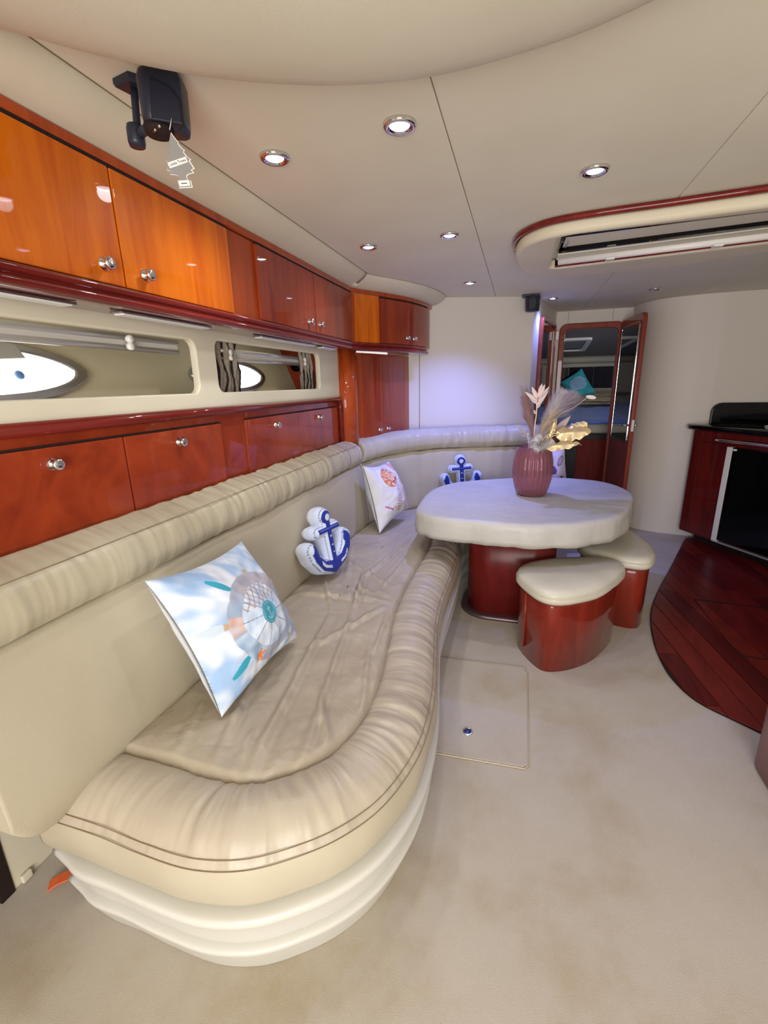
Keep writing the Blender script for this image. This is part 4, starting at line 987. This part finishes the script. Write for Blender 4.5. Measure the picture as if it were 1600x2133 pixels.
flatshape('pane', [rrect(1.5, 1.282, 2.2, 1.578, .012)], .006, M_dkglass, EM, wn)
o = box('shelf', (-1.2, 7.40, 1.19), (2.2, 7.49, 1.215), M_blackg, None, .004); tag(o, 'thin black shelf along the wall above the bed pillows', 'shelf')
# ceiling hatch of the forward cabin
sl = math.atan2(-.34, 2.31); HT = Matrix.Translation((.46, 6.66, 1.832)) @ Matrix.Rotation(sl, 4, 'X')
t = thing('ceiling_hatch', 'square ceiling hatch with white frame in the forward cabin', 'hatch', (.55, 6.55, 1.85))
flatshape('frame', [rrect(-.34, -.34, .34, .34, .05), rrect(-.28, -.28, .28, .28, .04)], .03, M_white, HT, t, .006)
flatshape('shade', [rrect(-.27, -.22, .27, .20, .02)], .004, mat('hatch_shade', rgb(150, 146, 140), .7), HT, t)
flatshape('gap', [rrect(-.285, -.285, .285, .285, .02)], .004, M_gap, HT @ Matrix.Translation((0, 0, .004)), t)
t = thing('cabin_fill_lamp', 'added lamp out of view that brightens the forward cabin', 'lamp', (1.9, 6.0, 1.78))  # lamp added out of view to lift the dark forward cabin
lathe('bezel', [(.03, 0), (.045, .004), (.045, .012), (.03, .016)], M_chrome, (1.9, 6.0, 1.905), (0, 0, 1), 20, t); lathe('lens', [(0, 0), (.03, .002), (.03, .012), (0, .012)], M_led_w, (1.9, 6.0, 1.905), (0, 0, 1), 16, t)
l = bpy.data.lights.new('lamp', 'POINT'); l.energy = 13; l.color = (.85, .9, 1); l.shadow_soft_size = .05
o = bpy.data.objects.new('lamp', l); COL.objects.link(o); o.parent = t; o.location = (0, 0, .08)
# ================================================================== GALLEY
G0 = Vector((1.44, 4.50)); gd = Vector((.497, -.868)); gn = Vector((-.868, -.497))
def gp(t_, off=0): q = G0+gd*t_+gn*off; return (q.x, q.y)
gl = thing('galley_cabinet', 'dark cherry galley base cabinet with black toe kick at the right', 'cabinet', (1.9, 4.0, 0))
body = [gp(0), gp(1.62), (2.75, 3.10), (2.75, 4.58), (1.50, 4.58)]
prism('carcass', body, [(0, .085), (0, .975)], M_dark, gl, False)
prism('toe_kick', [gp(.10, -.07), gp(1.62, -.07), (2.7, 3.2), (2.7, 4.55), (1.62, 4.55)], [(0, .0), (0, .086)], M_gap, gl, False)
def gslab(nm, t0, t1, z0, z1, d, m, parent, bev=.003):
    M = Matrix(((gd.x, 0, gn.x, G0.x), (gd.y, 0, gn.y, G0.y), (0, 1, 0, 0), (0, 0, 0, 1)))
    return flatshape(nm, [rrect(t0, z0, t1, z1, .004, 2)], d, m, M @ Matrix.Translation((0, 0, d/2)), parent, bev, 1)
dr_ = gslab('door', .085, .335, .10, .875, .012, M_dark, gl)
gslab('drawer_front', .085, 1.6, .885, .965, .010, M_dark, gl)
pa = [gp(.24, .012), gp(.25, .045), gp(.30, .05), gp(.9, .05), gp(1.1, .048)]
tube('rail_handle', [(p[0], p[1], .915) for p in pa], .011, M_chrome, gl, 12)
ct = [(1.405, 4.575), (1.40, 4.53), gp(-.02, .045), gp(.1, .035), gp(1.64, .035), (2.75, 3.06), (2.75, 4.585)]
o = prism('galley_counter', ct, [(-.008, .976), (0, .982), (.004, .995), (0, 1.008), (-.008, 1.013)], M_blackg, None); tag(o, 'glossy black galley counter top with bullnose edge', 'counter')
bs = [(1.56, 1.014)]+[(1.56+.075-.075*math.cos(PI/2*k/8), 1.115+.075*math.sin(PI/2*k/8)) for k in range(9)]+[(2.74, 1.19), (2.74, 1.014)]
o = flatshape('galley_splashback', [bs], .03, M_blackg, basis((0, 4.565, 0), (1, 0, 0), (0, 0, 1)), None, .004, 2); tag(o, 'black splashback with a rounded end behind the galley counter', 'splashback')
fr_ = thing('fridge', 'black built-in fridge with pale steel edge trim in the galley', 'fridge', (1.8, 3.9, .1))
gslab('door', .385, 1.05, .115, .870, .030, M_blackg, fr_)
gslab('edge_trim', .340, .384, .098, .870, .034, M_white, fr_, .002)
gslab('bottom_trim', .345, 1.06, .092, .103, .034, M_alu, fr_, .001)
gslab('hinge', .392, .42, .845, .86, .036, M_white, fr_, .001)
tr = thing('serving_tray', 'white serving tray on the black galley counter at the right edge', 'tray', (1.90, 4.16, 1.014))
TRP = [(1.78, 4.13), (2.3, 3.60), (2.55, 3.85), (2.05, 4.35)]
prism('tray_base', TRP, [(-.01, 1.014), (0, 1.02), (.004, 1.028)], M_white, tr, False)
tube('tray_rim', [(p[0], p[1], 1.032) for p in TRP+TRP[:1]], .008, M_chrome, tr, 10)
# rounded corner of the furniture at the right edge of the frame
rc = thing('side_cabinet', 'mauve-brown rounded cabinet corner at the right edge of the carpet', 'cabinet', (1.25, 1.5, 0))
M_mauve = leather('mauve_panel', rgb(138, 102, 100), rgb(126, 92, 90), .4, grain=.03)
prism('body', rrect(.905, 1.15, 1.65, 1.80, .14, 10), [(-.01, 0), (0, .01), (0, .40), (-.02, .42)], M_mauve, rc)
prism('inset_top', rrect(.935, 1.18, 1.62, 1.77, .12, 10), [(0, .41), (-.01, .428)], M_mauve, rc)
box('pull_slot', (.902, 1.50, .16), (.91, 1.64, .22), M_gap, rc, .002)
# ================================================================== VASE AND DRIED FLOWERS
vz = .7015; vx, vy = .098, 2.99
M_glass = mat('mauve_glass', rgb(206, 148, 156), .06, trans=.8, ior=1.3, spec=.6)
vp = [(.070, 0), (.088, .006), (.104, .05), (.117, .11), (.121, .16), (.118, .215), (.108, .27), (.098, .30), (.094, .305), (.0915, .302), (.102, .268), (.112, .215), (.115, .16), (.111, .11), (.098, .05), (.084, .014), (.06, .010)]
o = lathe('vase', vp, M_glass, (vx, vy, vz), (0, 0, 1), 208, None, lambda a, z: 1+(.05*abs(math.cos(a*13))-.03)*max(0, min(1, (.30-z)/.03)))
tag(o, 'ribbed mauve glass vase standing on the table cover', 'vase')
def Q(px, py, dy=0): return Vector((.077+(px-1105)*.00283+dy*.0, 2.99+dy, 1.007+(930-py)*.0029))
def dried(name, c1, rough=.8): return mat(name, c1, rough, sheen=.4)
def plume(name, label, pts, width, m, hairs=420, stem_r=.002, up_=.55, seed=1, fine=.0011):
    rnd = random.Random(seed); P = catmull([Vector(p) for p in pts], 10); V, F = tube_data(P, lambda t_: stem_r*(1.1-t_), 6)
    n_ = len(P)
    for h in range(hairs):
        t_ = .30+.70*rnd.random(); i = min(n_-2, int(t_*(n_-1))); p = P[i].lerp(P[i+1], rnd.random()); d = (P[i+1]-P[i]).normalized()
        a, b = frame_axes(d); ph = rnd.random()*2*PI; out = (a*math.cos(ph)+b*math.sin(ph))
        ln = width*(.45+.55*math.sin(PI*min(1, (t_-.25)/.8)))*(.6+.6*rnd.random())
        q1 = p+(out*(1-up_)+d*up_)*ln*.55; q2 = p+(out*(1-up_)*.95+d*up_*1.25)*ln+Vector((0, 0, -.12*ln))
        s_ = d.cross(out).normalized()*fine*(.7+rnd.random()*.8); k = len(V)
        V += [p-s_, p+s_, q1+s_*.8, q1-s_*.8, q2]; F += [(k, k+1, k+2, k+3), (k+3, k+2, k+4)]
    o = put(name, mesh(V, F), m); tag(o, label, 'dried flower', 'dried stems in the mauve vase'); return o
inn = lambda dx, dy=0: Vector((vx+dx, vy+dy, .78))
plume('pampas_plume', 'brownish mauve pampas plume at the left of the vase', [inn(.02), Q(1108, 905, .02), Q(1098, 870, .03), Q(1088, 835, .04)], .11, dried('mauve_plume', rgb(168, 130, 128)), 1500, seed=1, up_=.6)
plume('pampas_plume', 'pale grey feathery plume rising in the middle of the vase', [inn(-.01), Q(1128, 900, -.01), Q(1142, 860, -.02), Q(1158, 826, -.03)], .14, dried('grey_plume', rgb(214, 204, 208)), 2000, seed=2, up_=.58)
plume('pampas_plume', 'wide lilac-grey plume leaning right behind the vase', [inn(.0, .02), Q(1130, 895, .05), Q(1155, 860, .08), Q(1182, 832, .10)], .16, dried('lilac_plume', rgb(176, 160, 170)), 2200, seed=3, up_=.55)
plume('pampas_plume', 'cream wheat-coloured plume in front of the grey one', [inn(.0, -.02), Q(1124, 905, -.03), Q(1134, 880, -.04), Q(1146, 858, -.04)], .09, dried('cream_plume', rgb(214, 192, 168)), 1400, seed=4, up_=.6)
plume('pampas_plume', 'wispy beige plume fanning behind the pink branch', [inn(.01, .03), Q(1104, 890, .06), Q(1097, 855, .07), Q(1086, 815, .08)], .13, dried('beige_plume', rgb(186, 168, 162)), 1100, seed=6, up_=.68, fine=.0008)
plume('bunny_tail', 'fluffy white tail drooping over the right rim of the vase', [inn(.0, -.03), Q(1108, 925, -.09), Q(1120, 932, -.10), Q(1138, 922, -.10), Q(1148, 914, -.09)], .046, dried('white_fluff', rgb(238, 234, 230)), 1100, seed=7, up_=.25, fine=.0013)
plume('bunny_tail', 'fluffy white tail standing at the front of the vase mouth', [inn(-.01, -.03), Q(1106, 925, -.09), Q(1114, 912, -.09), Q(1122, 905, -.08)], .046, bpy.data.materials['white_fluff'], 900, seed=8, up_=.3, fine=.0013)
plume('statice_sprig', 'small ivory sprig reaching left over the vase rim', [inn(-.02, -.02), Q(1100, 915, -.06), Q(1090, 900, -.07), Q(1078, 886, -.07)], .036, dried('ivory_sprig', rgb(232, 218, 206)), 260, seed=9, up_=.35, fine=.002)
def leafmesh(base, tip, nrm, wd_, notch=0, curl=.06, heart=.0, NU=26, NV=12, V=None, F=None):
    V = [] if V is None else V; F = [] if F is None else F; b = len(V)
    base, tip = Vector(base), Vector(tip); ax = tip-base; ln = ax.length; ax.normalize(); nr = Vector(nrm); nr = (nr-ax*nr.dot(ax)).normalized(); sd = ax.cross(nr)
    for i in range(NU+1):
        t_ = i/NU; wv = wd_*(math.sin(PI*t_**(.62 if heart else .8)))**(.6 if heart else .9)+.0008
        for j in range(NV+1):
            s_ = 2*j/NV-1; nt = 1-(notch*.5*(1+math.sin(t_*26))*abs(s_)**1.5 if notch else 0)
            back = -heart*abs(s_)*(1-t_)**3
            V.append(base+ax*ln*(t_+back)+sd*wv*s_*nt+nr*(curl*ln*(t_*(1-t_))-abs(s_)*wv*.28+.006*math.sin(t_*16)*abs(s_)*(1 if notch else 0)))
    for i in range(NU):
        for j in range(NV): a = b+i*(NV+1)+j; F.append((a, a+1, a+NV+2, a+NV+1))
    return V, F
M_gold = mat('gold_leaf', rgb(236, 212, 162), .32, metal=.5)
def leafobj(name, label, base, tip, nrm, wd_, m, stem, **kw):
    t = thing(name, label, 'dried leaf', stem[0], 'dried stems in the mauve vase')
    V, F = leafmesh(base, tip, nrm, wd_, **kw); o = put('blade', mesh(V, F), m, t, True); md = o.modifiers.new('s', 'SOLIDIFY'); md.thickness = .0012
    tube('stalk', catmull([Vector(p) for p in stem]+[Vector(base)], 6), .0022, m, t, 6)
leafobj('gold_leaf', 'gold monstera leaf reaching farthest right from the vase', Q(1160, 900, -.06), Q(1221, 893, -.10), (-.1, -.8, .6), .060, M_gold, [inn(.02, -.02), Q(1130, 912, -.05)], notch=.25, heart=.12, curl=.12)
leafobj('gold_leaf', 'gold monstera leaf lying low over the right rim of the vase', Q(1138, 925, -.10), Q(1200, 916, -.14), (-.1, -.7, .75), .036, M_gold, [inn(.03, -.03), Q(1125, 925, -.07)], notch=.22, heart=.10, curl=.10)
leafobj('gold_leaf', 'slim gold leaf standing upright behind the cream plume', Q(1140, 915, .0), Q(1152, 870, .01), (-.3, -.9, .1), .030, M_gold, [inn(.01, .0), Q(1132, 925, .0)], notch=.3, heart=.0)
leafobj('gold_leaf', 'rounded gold leaf at the upper right of the bouquet', Q(1178, 905, -.03), Q(1214, 878, -.05), (-.1, -.95, .3), .050, M_gold, [inn(.03, .0), Q(1140, 915, -.02)], notch=.15, heart=.15, curl=.1)
leafobj('pale_leaf', 'smooth pale pink leaf pointing right above the gold leaves', Q(1152, 902, .02), Q(1183, 867, .03), (-.2, -.95, .2), .020, dried('pale_pink_leaf', rgb(206, 186, 186)), [inn(.02, .02), Q(1138, 920, .01)])
# pink preserved branch with small leaves
t = thing('pink_branch', 'tall pale pink branch with small leaves above the vase', 'dried flower', inn(.0), 'dried stems in the mauve vase')
M_pink = dried('pink_branch_paint', rgb(238, 216, 208), .5)
tube('stem', catmull([inn(.0), Q(1111, 900), Q(1113, 860), Q(1112, 830), Q(1118, 803)], 8), .0034, M_pink, t, 7)
for k, (bx_, by_, tx, ty, dy, w_) in enumerate(((1112, 835, 1087, 816, -.02, .011), (1113, 830, 1100, 806, .01, .012), (1114, 828, 1126, 802, -.02, .013), (1114, 835, 1136, 806, .02, .010), (1112, 845, 1128, 822, -.03, .009), (1112, 840, 1096, 826, .03, .009), (1112, 862, 1107, 853, -.03, .008), (1115, 822, 1120, 800, -.03, .010), (1116, 845, 1134, 814, -.01, .006), (1113, 850, 1122, 836, .03, .008))):
    V, F = leafmesh(Q(bx_, by_), Q(tx, ty, dy), (0, -1, .2), w_, NU=14, NV=6); o = put('leaf', mesh(V, F), M_pink, t, True); md = o.modifiers.new('s', 'SOLIDIFY'); md.thickness = .0014
t = thing('dried_bud', 'thin stalk with an oval white bud leaning far right out of the vase', 'dried flower', inn(.03), 'dried stems in the mauve vase')
tube('stalk', catmull([inn(.03), Q(1150, 880, .02), Q(1190, 848, .03), Q(1212, 830, .03)], 8), .0014, M_pink, t, 5)
blob('bud', Q(1220, 829, .03), (.030, .012, .012), bpy.data.materials['white_fluff'], t, 14, Matrix.Rotation(R(10), 3, 'Y'))
